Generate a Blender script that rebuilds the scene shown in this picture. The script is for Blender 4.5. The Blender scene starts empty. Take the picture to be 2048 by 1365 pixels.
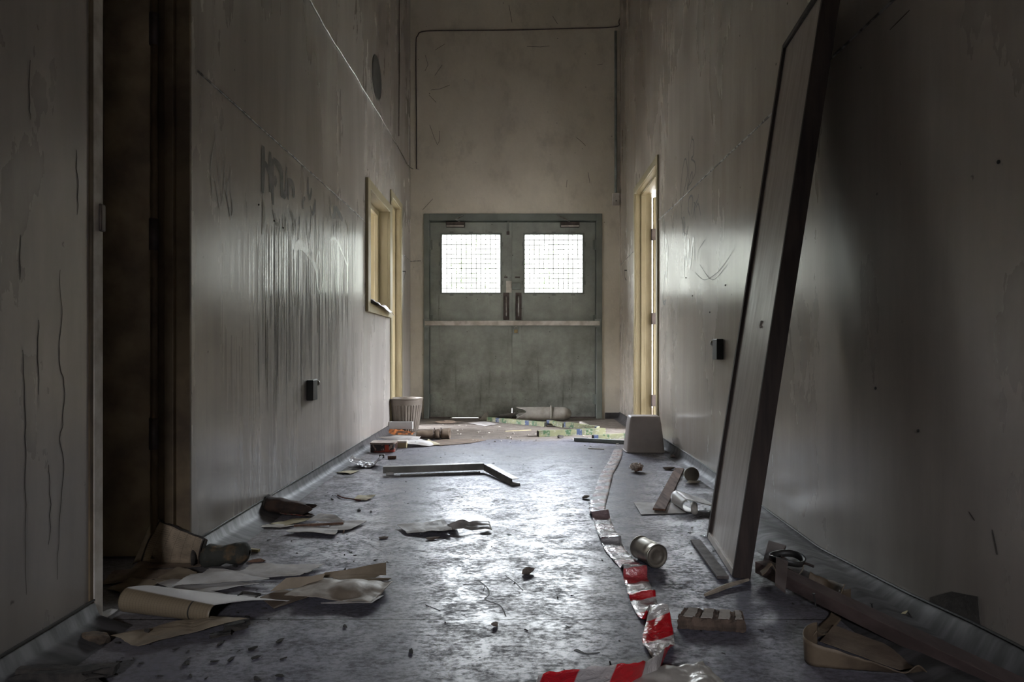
import bpy, bmesh, math, random
from mathutils import Vector, Matrix, noise
random.seed(7)
F, H, VX, VY = 1300.0, 0.68, 1030.0, 706.0      # focal length in px, camera height, vanishing point
scene = bpy.context.scene
# ---------------------------------------------------------------- camera, sky, light
cd = bpy.data.cameras.new('camera'); cam = bpy.data.objects.new('camera', cd)
scene.collection.objects.link(cam); scene.camera = cam
cd.sensor_width = 36.0; cd.lens = F/2048*36.0
cd.shift_x = -(VX-1024)/2048; cd.shift_y = (VY-682.5)/2048
cam.location = (0, 0, H); cam.rotation_euler = (math.pi/2, 0, 0)
cd.clip_start = 0.02
scene.view_settings.view_transform = 'Standard'; scene.view_settings.look = 'None'
scene.view_settings.exposure = 1.92; scene.view_settings.gamma = 1.0
scene.view_settings.use_curve_mapping = False
w = bpy.data.worlds.new('overcast_sky'); scene.world = w; w.use_nodes = True
wt = w.node_tree; bgn = wt.nodes['Background']          # overcast sky: horizon kept dim behind the windows, overhead raised to light the interior
wc = wt.nodes.new('ShaderNodeTexCoord'); wsep = wt.nodes.new('ShaderNodeSeparateXYZ'); wt.links.new(wc.outputs['Generated'], wsep.inputs[0])
wr_ = wt.nodes.new('ShaderNodeMapRange'); wt.links.new(wsep.outputs[2], wr_.inputs[0]); wr_.interpolation_type = 'SMOOTHSTEP'
for i, v in enumerate((0.20, 0.33, 1.9, 32.0)): wr_.inputs[i+1].default_value = v
wt.links.new(wr_.outputs[0], bgn.inputs[1]); 
wmx = wt.nodes.new('ShaderNodeMix'); wmx.data_type = 'RGBA'; wm2 = wt.nodes.new('ShaderNodeMapRange'); wt.links.new(wsep.outputs[2], wm2.inputs[0]); wm2.inputs[1].default_value = .15; wm2.inputs[2].default_value = .4
wt.links.new(wm2.outputs[0], wmx.inputs[0]); wmx.inputs[6].default_value = (1, 1, .96, 1); wmx.inputs[7].default_value = (.85, .88, 1, 1); wt.links.new(wmx.outputs[2], bgn.inputs[0])
scene.cycles.max_bounces = 12; scene.cycles.diffuse_bounces = 8; scene.cycles.glossy_bounces = 5
scene.cycles.transparent_max_bounces = 12; scene.cycles.sample_clamp_indirect = 12.0
scene.cycles.caustics_reflective = False; scene.cycles.caustics_refractive = False

def portal(name, loc, rot, sx, sy):               # daylight opening: guides sky sampling through a window
    l = bpy.data.lights.new(name, 'AREA'); l.shape = 'RECTANGLE'; l.size = sx; l.size_y = sy
    l.cycles.is_portal = True
    o = bpy.data.objects.new(name, l); o.location = loc; o.rotation_euler = rot
    scene.collection.objects.link(o); return o
R = math.radians
portal('daylight_door_window', (-0.455, 6.80, 1.60), (R(-90), 0, 0), .64, .64)
portal('daylight_door_window', (0.40, 6.80, 1.60), (R(-90), 0, 0), .64, .64)
portal('daylight_right_room', (2.3, 8.12, 1.75), (R(-90), 0, 0), 2.0, 2.0)
portal('daylight_right_room_added', (4.12, 5.2, 1.7), (0, R(90), 0), 1.5, 2.2)  # second window, unseen, added to light the corridor directly
portal('daylight_left_room', (-4.12, 5.5, 1.6), (0, R(-90), 0), 1.5, 2.0)
portal('rear_fill_daylight', (-0.2, -4.12, 2.1), (R(90), 0, 0), .5, .7)  # unseen rear opening, added as fill from behind the camera

# ---------------------------------------------------------------- pixel helpers (floor, side walls, given depth)
XA = {1: (1.016, .0095), -1: (1.045, .005)}
def XW(s, Y): a, b = XA[s]; return s*(a+b*Y)
def fl(px, py, z=0.0):
    Y = F*(H-z)/(py-VY); return Vector(((px-VX)*Y/F, Y, z))
def wl(px, py, s, off=0.0):
    a, b = XA[s]; Y = F*a/(abs(px-VX)-F*b); return Vector((XW(s, Y)-s*off, Y, H-(py-VY)*Y/F))
def at(px, py, Y): return Vector(((px-VX)*Y/F, Y, H-(py-VY)*Y/F))

# ---------------------------------------------------------------- object helpers
def tag(o, label=None, cat=None, group=None, kind=None):
    if label: o['label'] = label
    if cat: o['category'] = cat
    if group: o['group'] = group
    if kind: o['kind'] = kind
    return o
def thing(name, label, cat, loc, group=None):
    o = bpy.data.objects.new(name, None); scene.collection.objects.link(o)
    o.location = loc; o.empty_display_size = .05
    return tag(o, label, cat, group)
def wloc(o):
    v = Vector(o.location)
    while o.parent: o = o.parent; v += Vector(o.location)
    return v
def obj(name, bm, m, parent=None, smooth=False, solid=0.0, bev=0.0, keep=False):
    """bm is in world coordinates; top-level meshes get their origin at the base"""
    me = bpy.data.meshes.new(name)
    if parent is not None: loc = wloc(parent)
    elif keep: loc = Vector((0, 0, 0))
    else:
        xs = [v.co for v in bm.verts]
        loc = Vector(((min(c.x for c in xs)+max(c.x for c in xs))/2, (min(c.y for c in xs)+max(c.y for c in xs))/2, min(c.z for c in xs)))
    for v in bm.verts: v.co -= loc
    bmesh.ops.recalc_face_normals(bm, faces=bm.faces) if not solid else None
    bm.to_mesh(me); bm.free()
    if smooth:
        for p in me.polygons: p.use_smooth = True
    o = bpy.data.objects.new(name, me); scene.collection.objects.link(o)
    if m is not None: me.materials.append(m)
    if parent is not None: o.parent = parent
    else: o.location = loc
    if solid:
        md = o.modifiers.new('thickness', 'SOLIDIFY'); md.thickness = solid; md.offset = 0
    if bev:
        md = o.modifiers.new('bevel', 'BEVEL'); md.width = bev; md.segments = 2; md.limit_method = 'ANGLE'
    return o
def struct(name, bm, m, smooth=False, bev=0): return tag(obj(name, bm, m, keep=True, smooth=smooth, bev=bev), kind='structure')
def B(): return bmesh.new()
def hexa(bm, p):     # 8 points: bottom ring 0-3, top ring 4-7
    v = [bm.verts.new(q) for q in p]
    for f in ((0,3,2,1), (4,5,6,7), (0,1,5,4), (1,2,6,5), (2,3,7,6), (3,0,4,7)): bm.faces.new([v[i] for i in f])
    return bm
def box(bm, x0, x1, y0, y1, z0, z1):
    return hexa(bm, [Vector(q) for q in ((x0,y0,z0),(x1,y0,z0),(x1,y1,z0),(x0,y1,z0),(x0,y0,z1),(x1,y0,z1),(x1,y1,z1),(x0,y1,z1))])
def obox(bm, c, ax, ay, az):
    c = Vector(c); s = [(-1,-1),(1,-1),(1,1),(-1,1)]
    return hexa(bm, [c+ax*i+ay*j-az for i, j in s]+[c+ax*i+ay*j+az for i, j in s])
def bar(bm, a, b, w_, h_, up=Vector((0,0,1))):      # bar from a to b, w_ sideways, h_ along up
    a = Vector(a); b = Vector(b); d = b-a; sd = d.cross(up).normalized(); u = sd.cross(d).normalized()
    return obox(bm, (a+b)/2, d/2, sd*w_/2, u*h_/2)
def prism(bm, pts, th):
    th = Vector(th); a = [bm.verts.new(p) for p in pts]; b = [bm.verts.new(Vector(p)+th) for p in pts]; n = len(pts)
    bm.faces.new(a[::-1]); bm.faces.new(b)
    for i in range(n): bm.faces.new((a[i], a[(i+1) % n], b[(i+1) % n], b[i]))
    return bm
def tube(bm, pts, r, n=8, rad=None, closed=False):
    pts = [Vector(p) for p in pts]; rings = []; N = len(pts); prev = None
    for i, p in enumerate(pts):
        if closed: d = pts[(i+1) % N]-pts[i-1]
        else: d = pts[min(i+1, N-1)]-pts[max(i-1, 0)]
        d.normalize()
        if prev is None: u = d.orthogonal().normalized()
        else: u = (prev-d*prev.dot(d)).normalized()
        prev = u; v = d.cross(u); rr = rad[i] if rad else r
        rings.append([bm.verts.new(p+(u*math.cos(t)+v*math.sin(t))*rr) for t in (2*math.pi*k/n for k in range(n))])
    for i in range(N if closed else N-1):
        A, C = rings[i], rings[(i+1) % N]
        for k in range(n): bm.faces.new((A[k], A[(k+1) % n], C[(k+1) % n], C[k]))
    if not closed: bm.faces.new(rings[0][::-1]); bm.faces.new(rings[-1])
    return bm
def lathe(bm, prof, org, axis=Vector((0,0,1)), seg=32, fn=None, cap=(True, True), sx=1.0):
    axis = Vector(axis).normalized(); u = axis.orthogonal().normalized(); v = axis.cross(u); org = Vector(org); rings = []
    if axis.z > .99: u = Vector((1,0,0)); v = Vector((0,1,0))
    for r, z in prof:
        ring = []
        for k in range(seg):
            t = 2*math.pi*k/seg; rr = r*(fn(t, z) if fn else 1)
            ring.append(bm.verts.new(org+axis*z+u*math.cos(t)*rr*sx+v*math.sin(t)*rr))
        rings.append(ring)
    for A, C in zip(rings, rings[1:]):
        for k in range(seg): bm.faces.new((A[k], A[(k+1) % seg], C[(k+1) % seg], C[k]))
    if cap[0]: bm.faces.new(rings[0][::-1])
    if cap[1]: bm.faces.new(rings[-1])
    return bm
def grid(bm, fn, nu, nv, uvs=(1, 1)):
    uv = bm.loops.layers.uv.verify()
    V = [[bm.verts.new(fn(i/nu, j/nv)) for j in range(nv+1)] for i in range(nu+1)]
    for i in range(nu):
        for j in range(nv):
            f = bm.faces.new((V[i][j], V[i+1][j], V[i+1][j+1], V[i][j+1]))
            for lp, (a, b) in zip(f.loops, ((i, j), (i+1, j), (i+1, j+1), (i, j+1))): lp[uv].uv = (a/nu*uvs[0], b/nv*uvs[1])
    return bm
def smoothpath(P, k=6):
    P = [Vector(p) for p in P]; out = []
    for i in range(len(P)-1):
        p0 = P[max(i-1, 0)]; p1 = P[i]; p2 = P[i+1]; p3 = P[min(i+2, len(P)-1)]
        for j in range(k):
            t = j/k
            out.append(.5*((2*p1)+(p2-p0)*t+(2*p0-5*p1+4*p2-p3)*t*t+(3*p1-p0-3*p2+p3)*t**3))
    out.append(P[-1]); return out
def sheet(name, label, cat, m, c, zs=(0,0,0,0), wr=.004, base=.003, sc=9, n=11, th=.0012, group=None, bulge=0, parent=None, jag=0):
    """a loose sheet: four floor pixels (zs = height of each corner), wrinkled"""
    C = [fl(px, py, z+base) for (px, py), z in zip(c, zs)]; s0 = random.random()*50
    def fn(u, v):
        uu, vv = u, v
        if jag:
            e = jag*(noise.noise(Vector((u*7+s0, v*7, 0))))
            uu = min(1, max(0, u+e*(1 if .02 < v < .98 else 1.5))); vv = min(1, max(0, v+jag*noise.noise(Vector((u*9, v*9, s0)))))
            if u in (0, 1): uu = u+jag*.8*noise.noise(Vector((v*8, s0, u)))*1.0
            if v in (0, 1): vv = v+jag*.8*noise.noise(Vector((u*8, s0, v+3)))*1.0
        p = (C[0]*(1-uu)+C[1]*uu)*(1-vv)+(C[3]*(1-uu)+C[2]*uu)*vv
        q = Vector((p.x*sc+s0, p.y*sc, 0))
        k = abs(noise.noise(q))*2*wr+abs(noise.noise(q*2.6))*wr*.7
        p.z += k+bulge*math.sin(math.pi*u)*math.sin(math.pi*v)
        p.z = max(p.z, .0022); return p
    o = obj(name, grid(B(), fn, n, n), m, parent, smooth=n > 16, solid=th)
    if label: tag(o, label, cat, group)
    return o
def poly_sheet(name, label, cat, m, pts, z=.002, th=.003, group=None, tilt=None):
    P = [fl(px, py, z) for px, py in pts]
    if tilt:
        for p, t in zip(P, tilt): p.z += t
    o = obj(name, prism(B(), P, (0, 0, th)), m); return tag(o, label, cat, group)

# ---------------------------------------------------------------- materials
MATS = {}
class NT:
    def __init__(s, name):
        m = bpy.data.materials.new(name); m.use_nodes = True; s.m = m; s.t = m.node_tree; s.N = s.t.nodes; s.b = s.N['Principled BSDF']
        s.co = s.N.new('ShaderNodeTexCoord').outputs['Object']
    def ln(s, a, b): s.t.links.new(a, b)
    def mp(s, scale, src=None):
        n = s.N.new('ShaderNodeMapping'); n.inputs['Scale'].default_value = scale; s.ln(src or s.co, n.inputs[0]); return n.outputs[0]
    def noise(s, scale, sc=1.0, det=4, rough=.55, dist=0, src=None):
        n = s.N.new('ShaderNodeTexNoise'); n.inputs['Scale'].default_value = sc; n.inputs['Detail'].default_value = det
        n.inputs['Roughness'].default_value = rough; n.inputs['Distortion'].default_value = dist; s.ln(s.mp(scale, src), n.inputs['Vector']); return n.outputs[0]
    def voro(s, scale, sc=1.0, feat='F1', out='Distance'):
        n = s.N.new('ShaderNodeTexVoronoi'); n.inputs['Scale'].default_value = sc; n.feature = feat; s.ln(s.mp(scale), n.inputs['Vector']); return n.outputs[out]
    def rg(s, x, a, b, c=0.0, d=1.0):
        n = s.N.new('ShaderNodeMapRange'); s.ln(x, n.inputs[0])
        for i, v in enumerate((a, b, c, d)): n.inputs[i+1].default_value = v
        return n.outputs[0]
    def ma(s, op, a, b=0.0):
        n = s.N.new('ShaderNodeMath'); n.operation = op
        for i, v in enumerate((a, b)):
            if hasattr(v, 'links'): s.ln(v, n.inputs[i])
            else: n.inputs[i].default_value = v
        return n.outputs[0]
    def mix(s, f, a, b):
        n = s.N.new('ShaderNodeMix'); n.data_type = 'RGBA'
        for i, v in ((0, f), (6, a), (7, b)):
            if hasattr(v, 'links'): s.ln(v, n.inputs[i])
            elif i == 0: n.inputs[0].default_value = v
            else: n.inputs[i].default_value = (*v, 1)
        return n.outputs[2]
    def sep(s, src=None):
        n = s.N.new('ShaderNodeSeparateXYZ'); s.ln(src or s.co, n.inputs[0]); return n.outputs
    def set(s, **k):
        for a, v in k.items():
            i = s.b.inputs[{'col': 'Base Color', 'rough': 'Roughness', 'metal': 'Metallic', 'spec': 'Specular IOR Level', 'coat': 'Coat Weight', 'crough': 'Coat Roughness', 'trans': 'Transmission Weight', 'sheen':'Sheen Weight'}[a]]
            if hasattr(v, 'links'): s.ln(v, i)
            elif a == 'col': i.default_value = (*v, 1)
            else: i.default_value = v
        return s
    def bump(s, h, st=.3, d=.01):
        n = s.N.new('ShaderNodeBump'); n.inputs['Strength'].default_value = st; n.inputs['Distance'].default_value = d
        s.ln(h, n.inputs['Height']); s.ln(n.outputs[0], s.b.inputs['Normal']); return s
def mat(name, c1, c2=None, rough=.6, sc=8.0, stretch=(1,1,1), lo=.4, hi=.62, metal=0.0, bump=.15, bsc=60, spec=.5, r2=None):
    if name in MATS: return MATS[name]
    n = NT(name); k = n.noise(stretch, sc, 5); c2 = c2 or tuple(x*.6 for x in c1)
    g = n.rg(k, lo, hi)
    n.set(col=n.mix(g, c1, c2), rough=n.rg(k, .3, .7, rough, r2 if r2 is not None else min(1, rough+.12)), metal=metal, spec=spec)
    if bump: n.bump(n.noise(stretch, bsc, 3), bump, .004)
    MATS[name] = n.m; return n.m

def wallmat(name, base, dark, kind):
    n = NT(name); x_, y, z = n.sep()
    st = (0.5, 5, .5) if kind == 'side' else (2.2, .5, 1.6)
    streak = n.noise(st, 1.6, 6, .6, 0)
    fine = n.noise((1, 60, 1.1) if kind == 'side' else (6, 1, 5), 1.0, 3, .6)
    blot = n.noise((1, 1.3, .38) if kind == 'side' else (1, 1, .9), 1.5, 4, .5, 0)
    speck = n.noise((1, 1, 1), 42, 2, .5)
    vor = n.voro((1, 1, 1), 11.0)
    f = n.ma('ADD', n.ma('MULTIPLY', n.rg(streak, .38, .70), .36), n.ma('MULTIPLY', n.rg(blot, .30, .72), .64))
    col = n.mix(f, base, dark)
    col = n.mix(n.rg(n.noise((1, 1.2, .5), 30, 8, .8), .35, .85, 0, .15), col, tuple(c*.5 for c in dark))
    if kind == 'side':
        lines = n.rg(fine, .60, .74)
        zone = n.ma('MULTIPLY', n.rg(n.noise((1, 1.2, .4), 1.0, 2), .42, .58), n.rg(z, 1.25, 1.0))
        lm = n.ma('MULTIPLY', n.rg(x_, -.5, -.9), n.ma('MULTIPLY', n.rg(y, 2.3, 2.7), n.rg(y, 4.6, 4.2))); lz = n.ma('MULTIPLY', n.ma('MULTIPLY', n.ma('MULTIPLY', lines, zone), .6), n.ma('ADD', lm, .12))
        col = n.mix(lz, col, (.06, .055, .055))
    else:
        grime = n.rg(n.noise((1.4, 1, .9), 3.0, 6, .7), .52, .8, 0, .5); col = n.mix(grime, col, tuple(c*.5 for c in dark))
    spots = n.ma('MULTIPLY', n.rg(vor, .085, .03), n.rg(speck, .52, .6)); col = n.mix(n.ma('MULTIPLY', spots, .9), col, (.03, .025, .02))
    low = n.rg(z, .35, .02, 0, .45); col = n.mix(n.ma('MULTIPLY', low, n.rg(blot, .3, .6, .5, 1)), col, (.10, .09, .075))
    if kind == 'side':
        fz_ = n.ma('MULTIPLY', n.ma('MULTIPLY', n.rg(fine, .42, .58), n.rg(z, 1.45, 1.1)), lm)
        gl = n.ma('ADD', n.ma('ADD', n.rg(blot, .3, .7, .17, .31), n.rg(n.noise((1, 1, .35), 9, 5, .6), .3, .75, 0, .06)), n.ma('MULTIPLY', fz_, .22))
        n.set(col=col, rough=gl, spec=1.0)
        h = n.ma('ADD', n.ma('MULTIPLY', n.noise((1, 1, 1), 55, 3), .22), n.ma('MULTIPLY', n.noise((1, 14, 2.5), 1.0, 4), .22))
        n.bump(h, .16, .004)
    else:
        n.set(col=col, rough=.7, spec=.35); n.bump(n.noise((1, 1, 1), 30, 5), .35, .006)
    return n.m
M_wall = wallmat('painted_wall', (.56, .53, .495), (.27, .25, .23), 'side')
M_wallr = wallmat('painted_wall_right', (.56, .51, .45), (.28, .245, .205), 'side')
M_end = wallmat('cream_wall', (.80, .75, .635), (.60, .55, .455), 'end')
M_plain = mat('room_plaster', (.74, .72, .67), (.62, .60, .55), rough=.8, sc=2, bump=.1)

def floormat():
    n = NT('vinyl_floor'); x, y, z = n.sep()
    big = n.noise((1, 1, 1), 1.5, 5, .6); med = n.noise((1.0, 1.3, 1), 9, 8, .72, .6); fine = n.noise((1.2, 1, 1), 55, 6, .7, .3)
    dirt = n.ma('ADD', n.ma('MULTIPLY', med, .5), n.ma('MULTIPLY', fine, .5))
    d = n.rg(n.ma('ADD', n.ma('MULTIPLY', n.noise((.8, 1.4, 1), 62, 10, .78, .2), .6), n.ma('MULTIPLY', med, .4)), .445, .575)
    col = n.mix(d, (.165, .163, .205), (.082, .079, .093))
    col = n.mix(n.rg(big, .45, .75, 0, .6), col, (.16, .145, .13))
    scr = n.rg(n.noise((3, 16, 1), 2.2, 6, .75, 1.2), .62, .70); col = n.mix(n.ma('MULTIPLY', scr, .7), col, (.04, .038, .04))
    sp = n.rg(n.voro((1, 1, 1), 26), .09, .05); sp2 = n.rg(n.noise((1, 1, 1), 8, 2), .5, .62); col = n.mix(n.ma('MULTIPLY', sp, sp2), col, (.02, .02, .02))
    wob = n.ma('MULTIPLY', n.ma('SUBTRACT', n.noise((1.5, 1.5, 1), 1.2, 5, .7), .5), 1.1)
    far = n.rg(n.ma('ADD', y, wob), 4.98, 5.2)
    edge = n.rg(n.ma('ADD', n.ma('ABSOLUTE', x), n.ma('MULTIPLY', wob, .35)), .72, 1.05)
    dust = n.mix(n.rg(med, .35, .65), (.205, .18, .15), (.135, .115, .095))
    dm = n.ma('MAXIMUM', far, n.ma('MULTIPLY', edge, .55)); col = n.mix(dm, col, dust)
    seams = None
    for s in (1.655, 2.84, 4.13, .45, 5.3):
        q = n.rg(n.ma('ABSOLUTE', n.ma('SUBTRACT', y, s)), .0035, .0018)
        seams = q if seams is None else n.ma('MAXIMUM', seams, q)
    col = n.mix(n.ma('MULTIPLY', seams, .92), col, (.012, .012, .012))
    r = n.ma('ADD', n.rg(d, 0, 1, .28, .66), n.ma('MULTIPLY', dm, .42))
    n.set(col=col, rough=n.ma('MINIMUM', r, 1.0), spec=n.rg(d, 0, 1, .50, .18))
    h = n.ma('ADD', n.ma('ADD', n.ma('MULTIPLY', fine, .55), n.ma('MULTIPLY', n.noise((1, 1.6, 1), 150, 4, .7), .5)), n.ma('MULTIPLY', seams, -.8)); n.bump(h, .10, .003)
    return n.m
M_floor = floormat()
M_door = mat('grey_green_steel', (.22, .245, .22), (.15, .165, .15), rough=.5, sc=3.0, bump=.12, bsc=25, lo=.38, hi=.66)
def doormat_dirty():
    n = NT('dirty_green_steel'); x, y, z = n.sep()
    k = n.noise((1, 1, 1), 3.2, 8, .7); s = n.noise((14, 1, 1.2), 1.2, 5, .65); v = n.voro((1, 1, 1), 13)
    col = n.mix(n.rg(k, .4, .66), (.335, .36, .325), (.225, .24, .215))
    low = n.rg(z, 1.0, .05)
    col = n.mix(n.ma('MULTIPLY', n.rg(k, .38, .62), n.ma('MULTIPLY', low, .75)), col, (.10, .095, .085))
    col = n.mix(n.ma('MULTIPLY', n.rg(s, .6, .72), .5), col, (.05, .045, .035))
    col = n.mix(n.ma('MULTIPLY', n.rg(v, .09, .04), .8), col, (.03, .025, .02))
    n.set(col=col, rough=n.rg(k, .3, .7, .42, .65), spec=.4); n.bump(n.noise((1, 1, 1), 20, 4), .15, .004)
    return n.m
M_leaf = doormat_dirty()
M_cream = mat('cream_gloss_frame', (.33, .28, .165), (.27, .225, .125), rough=.42, sc=2, bump=.08, bsc=18)
M_brown = mat('brown_door_paint', (.16, .115, .065), (.075, .05, .03), rough=.55, sc=6, bump=.1)
M_pipe = mat('grey_conduit', (.26, .29, .27), rough=.5, sc=6)
M_steel = mat('worn_steel', (.5, .49, .47), (.25, .22, .19), rough=.35, sc=20, metal=.85, bump=.1)
M_dkmetal = mat('brown_bronze', (.12, .095, .085), (.07, .055, .05), rough=.45, sc=14, metal=.4)
M_white = mat('off_white_paint', (.62, .59, .54), (.42, .38, .33), rough=.5, sc=12, bump=.05)
M_black = mat('black_plastic', (.015, .015, .015), (.03, .028, .025), rough=.45, sc=10)
M_char = mat('charred_matter', (.02, .018, .016), (.05, .042, .035), rough=.9, sc=30, bump=.8, bsc=90)
M_paper = mat('dusty_paper', (.52, .505, .49), (.33, .30, .27), rough=.55, sc=7, bump=.2, bsc=20)
M_paper2 = mat('browned_paper', (.27, .215, .15), (.14, .105, .07), rough=.6, sc=7, bump=.2, bsc=20)
M_kraft = mat('brown_cardboard', (.20, .15, .105), (.12, .085, .06), rough=.8, sc=9, bump=.25, bsc=50)
M_yellowp = mat('yellowed_paper', (.50, .45, .28), (.34, .28, .16), rough=.6, sc=7)
M_wood = mat('brown_wood', (.17, .092, .06), (.09, .048, .03), rough=.75, sc=5, stretch=(9, 1.2, 9), bump=.2)
M_dkwood = mat('dark_wood_edge', (.034, .019, .014), (.018, .010, .008), rough=.6, sc=5, stretch=(9, 9, 1), bump=.1)
M_plastic = mat('clear_crinkled_film', (.62, .62, .64), (.45, .45, .47), rough=.18, sc=10, bump=.9, bsc=35)
M_binw = mat('pale_plastic', (.42, .375, .35), (.32, .285, .265), rough=.45, sc=4, bump=.05)
M_bing = mat('taupe_plastic', (.165, .14, .112), (.12, .10, .08), rough=.5, sc=5, bump=.05)
M_skirt = mat('vinyl_skirting', (.085, .080, .082), (.035, .033, .032), rough=.50, sc=6, stretch=(1, 5, 1), bump=.10, bsc=12, spec=.28, lo=.35, hi=.6)
M_earth = mat('outside_ground', (.30, .30, .27), rough=.9, sc=2)
# ================================================================ THE SETTING
def wpt(s, xo, Y, z): return Vector((XW(s, Y)+s*xo, Y, z))
def wbox(bm, s, a, b, Y0, Y1, z0, z1):
    return hexa(bm, [wpt(s, a, Y0, z0), wpt(s, b, Y0, z0), wpt(s, b, Y1, z0), wpt(s, a, Y1, z0),
                     wpt(s, a, Y0, z1), wpt(s, b, Y0, z1), wpt(s, b, Y1, z1), wpt(s, a, Y1, z1)])
YE = 6.70; TOP = 4.75; WT = .13; YB = -4.0
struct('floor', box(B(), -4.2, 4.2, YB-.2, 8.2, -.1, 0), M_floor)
struct('ceiling', box(B(), -4.2, 4.2, YB-.2, 8.2, TOP, TOP+.1), M_plain)
def wall_with(name, s, openings, m):
    bm = B(); y = YB
    for (a, b, z0, z1) in sorted(openings):
        wbox(bm, s, 0, WT, y, a, 0, TOP)
        if z0 > 0: wbox(bm, s, 0, WT, a, b, 0, z0)
        wbox(bm, s, 0, WT, a, b, z1, TOP); y = b
    wbox(bm, s, 0, WT, y, YE+.15, 0, TOP)
    return struct(name, bm, m if s < 0 else M_wallr)
def wy(px, s): return wl(px, 0, s).y
ND = (wy(200, -1), wy(383, -1))           # near doorway in the left wall
WN = (wy(735, -1), wy(776, -1))           # window in the left wall
LD = (wy(782, -1), wy(801, -1))           # far doorway left
RD = (wy(1315, 1), wy(1271, 1))           # doorway right
WLZ = (1.03, 1.88)
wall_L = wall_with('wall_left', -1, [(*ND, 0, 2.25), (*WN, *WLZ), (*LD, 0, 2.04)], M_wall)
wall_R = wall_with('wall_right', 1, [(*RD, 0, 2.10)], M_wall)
DX0, DX1, DZ = -.940, .897, 2.113
bm = B(); box(bm, -1.25, DX0, YE, YE+.15, 0, TOP); box(bm, DX1, 1.25, YE, YE+.15, 0, TOP); box(bm, DX0, DX1, YE, YE+.15, DZ, TOP)
struct('wall_end', bm, M_end)
bm = B(); box(bm, -4.2, -.45, YB-.12, YB, 0, TOP); box(bm, .05, 4.2, YB-.12, YB, 0, TOP); box(bm, -.45, .05, YB-.12, YB, 0, 1.75); box(bm, -.45, .05, YB-.12, YB, 2.45, TOP)  # small opening in the rear wall is added for fill light
struct('wall_rear', bm, M_plain)
# side rooms seen through the openings
def room(name, s, x0, x1, y0, y1, win, endwin=None, hgt=2.9):
    bm = B(); a, b = sorted((s*x0, s*x1))
    box(bm, a, b, y0-.1, y0, 0, hgt)
    if endwin:
        e0, e1, z0, z1 = endwin; box(bm, a, e0, y1, y1+.1, 0, hgt); box(bm, e1, b, y1, y1+.1, 0, hgt); box(bm, e0, e1, y1, y1+.1, 0, z0); box(bm, e0, e1, y1, y1+.1, z1, hgt)
    else: box(bm, a, b, y1, y1+.1, 0, hgt)
    o0, o1 = sorted((s*x1, s*(x1+.1)))
    if win:
        w0, w1, z0, z1 = win; box(bm, o0, o1, y0-.1, w0, 0, hgt); box(bm, o0, o1, w1, y1+.1, 0, hgt); box(bm, o0, o1, w0, w1, 0, z0); box(bm, o0, o1, w0, w1, z1, hgt)
    else: box(bm, o0, o1, y0-.1, y1+.1, 0, hgt)
    box(bm, a-.1, b+.1, y0-.1, y1+.1, hgt, hgt+.08)
    return struct(name, bm, M_plain)
room('wall_right_room', 1, 1.25, 4.0, 3.4, 8.0, (4.1, 6.3, .9, 2.5), (1.3, 3.3, .75, 2.75))  # side-wall window is added for its light
bm = B(); box(bm, 1.2, 1.28, YE+.15, 8.1, 0, 2.9); struct('wall_right_room_side', bm, M_plain)
room('wall_left_room', -1, 1.23, 4.0, 3.6, YE, (4.5, 6.5, .85, 2.4))
room('wall_cupboard', -1, 1.2, 2.2, 1.2, 2.6, None)
bm = B()
for i in range(16): obox(bm, (2.3, 8.0, .80+i*.125), Vector((1.0,0,0)), Vector((0,.045,-.028)), Vector((0,.002,.003)))
tag(obj('louvre_window', bm, M_white), 'white horizontal louvre blades in the bright side room behind the right doorway', 'louvre window')

# baseboards: coved vinyl, top edge wavering, standing off the wall near the leaning panel
def zr(Y): # measured wavering top line, right
    P = [(1.2,.084),(1.45,.07),(1.7,.045),(2.2,.012),(2.75,.03),(3.3,.045),(4.0,.058),(4.6,.062),(7,.06)]
    for (a, p), (b, q) in zip(P, P[1:]):
        if Y <= b: return p+(q-p)*max(0, (Y-a))/(b-a)
    return .06
def cove(name, s, segs, ztop, bulge):
    bm = B()
    for Y0, Y1 in segs:
        n = max(2, int((Y1-Y0)/.05)); rows = []
        for i in range(n+1):
            Y = Y0+(Y1-Y0)*i/n; k = bulge(Y); zt = ztop(Y); wv = .006*noise.noise(Vector((Y*6, s, 0)))
            pts = [(-.0, zt+.004), (-.004-.01*k, zt-.002), (-.010-.03*k, max(.006, .030*(1-k)+.018*k)), (-.022-.075*k, .014+.020*k+wv), (-.036-.11*k, .006+.020*k+wv), (-.055-.125*k, .0035+.004*k), (-.066-.14*k, .0008)]
            rows.append([bm.verts.new(wpt(s, a, Y, z)) for a, z in pts])
        for A, C in zip(rows, rows[1:]):
            for k2 in range(len(A)-1): bm.faces.new((A[k2], A[k2+1], C[k2+1], C[k2]))
    o = struct(name, bm, M_skirt, smooth=True); bm = B()
    for Y0, Y1 in segs:
        n = max(2, int((Y1-Y0)/.06)); tube(bm, [wpt(s, -.004, Y0+(Y1-Y0)*i/n, ztop(Y0+(Y1-Y0)*i/n)+.006+.0015*noise.noise(Vector((i*.7, s, 0)))) for i in range(n+1)], .0035, 5)
    obj('dirty_top_edge', bm, M_black, o); return o
def bl(Y): return max(0, min(1, (2.9-Y)/.35)) if Y > 2 else 1.0
cove('baseboard_right', 1, [(1.1, RD[0]), (RD[1], YE)], lambda Y: zr(Y), lambda Y: bl(Y))
cove('baseboard_left', -1, [(.5, ND[0]-.03), (ND[1]+.02, WN[1]), (LD[1], YE)], lambda Y: .056+.003*noise.noise(Vector((Y*2, 0, 0))), lambda Y: .25*max(0, min(1, (3.2-Y))))
bm = B(); box(bm, DX1+.03, 1.08, YE-.012, YE, 0, .062); box(bm, -1.08, DX0-.02, YE-.012, YE, 0, .062); struct('baseboard_end', bm, M_skirt)
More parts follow.
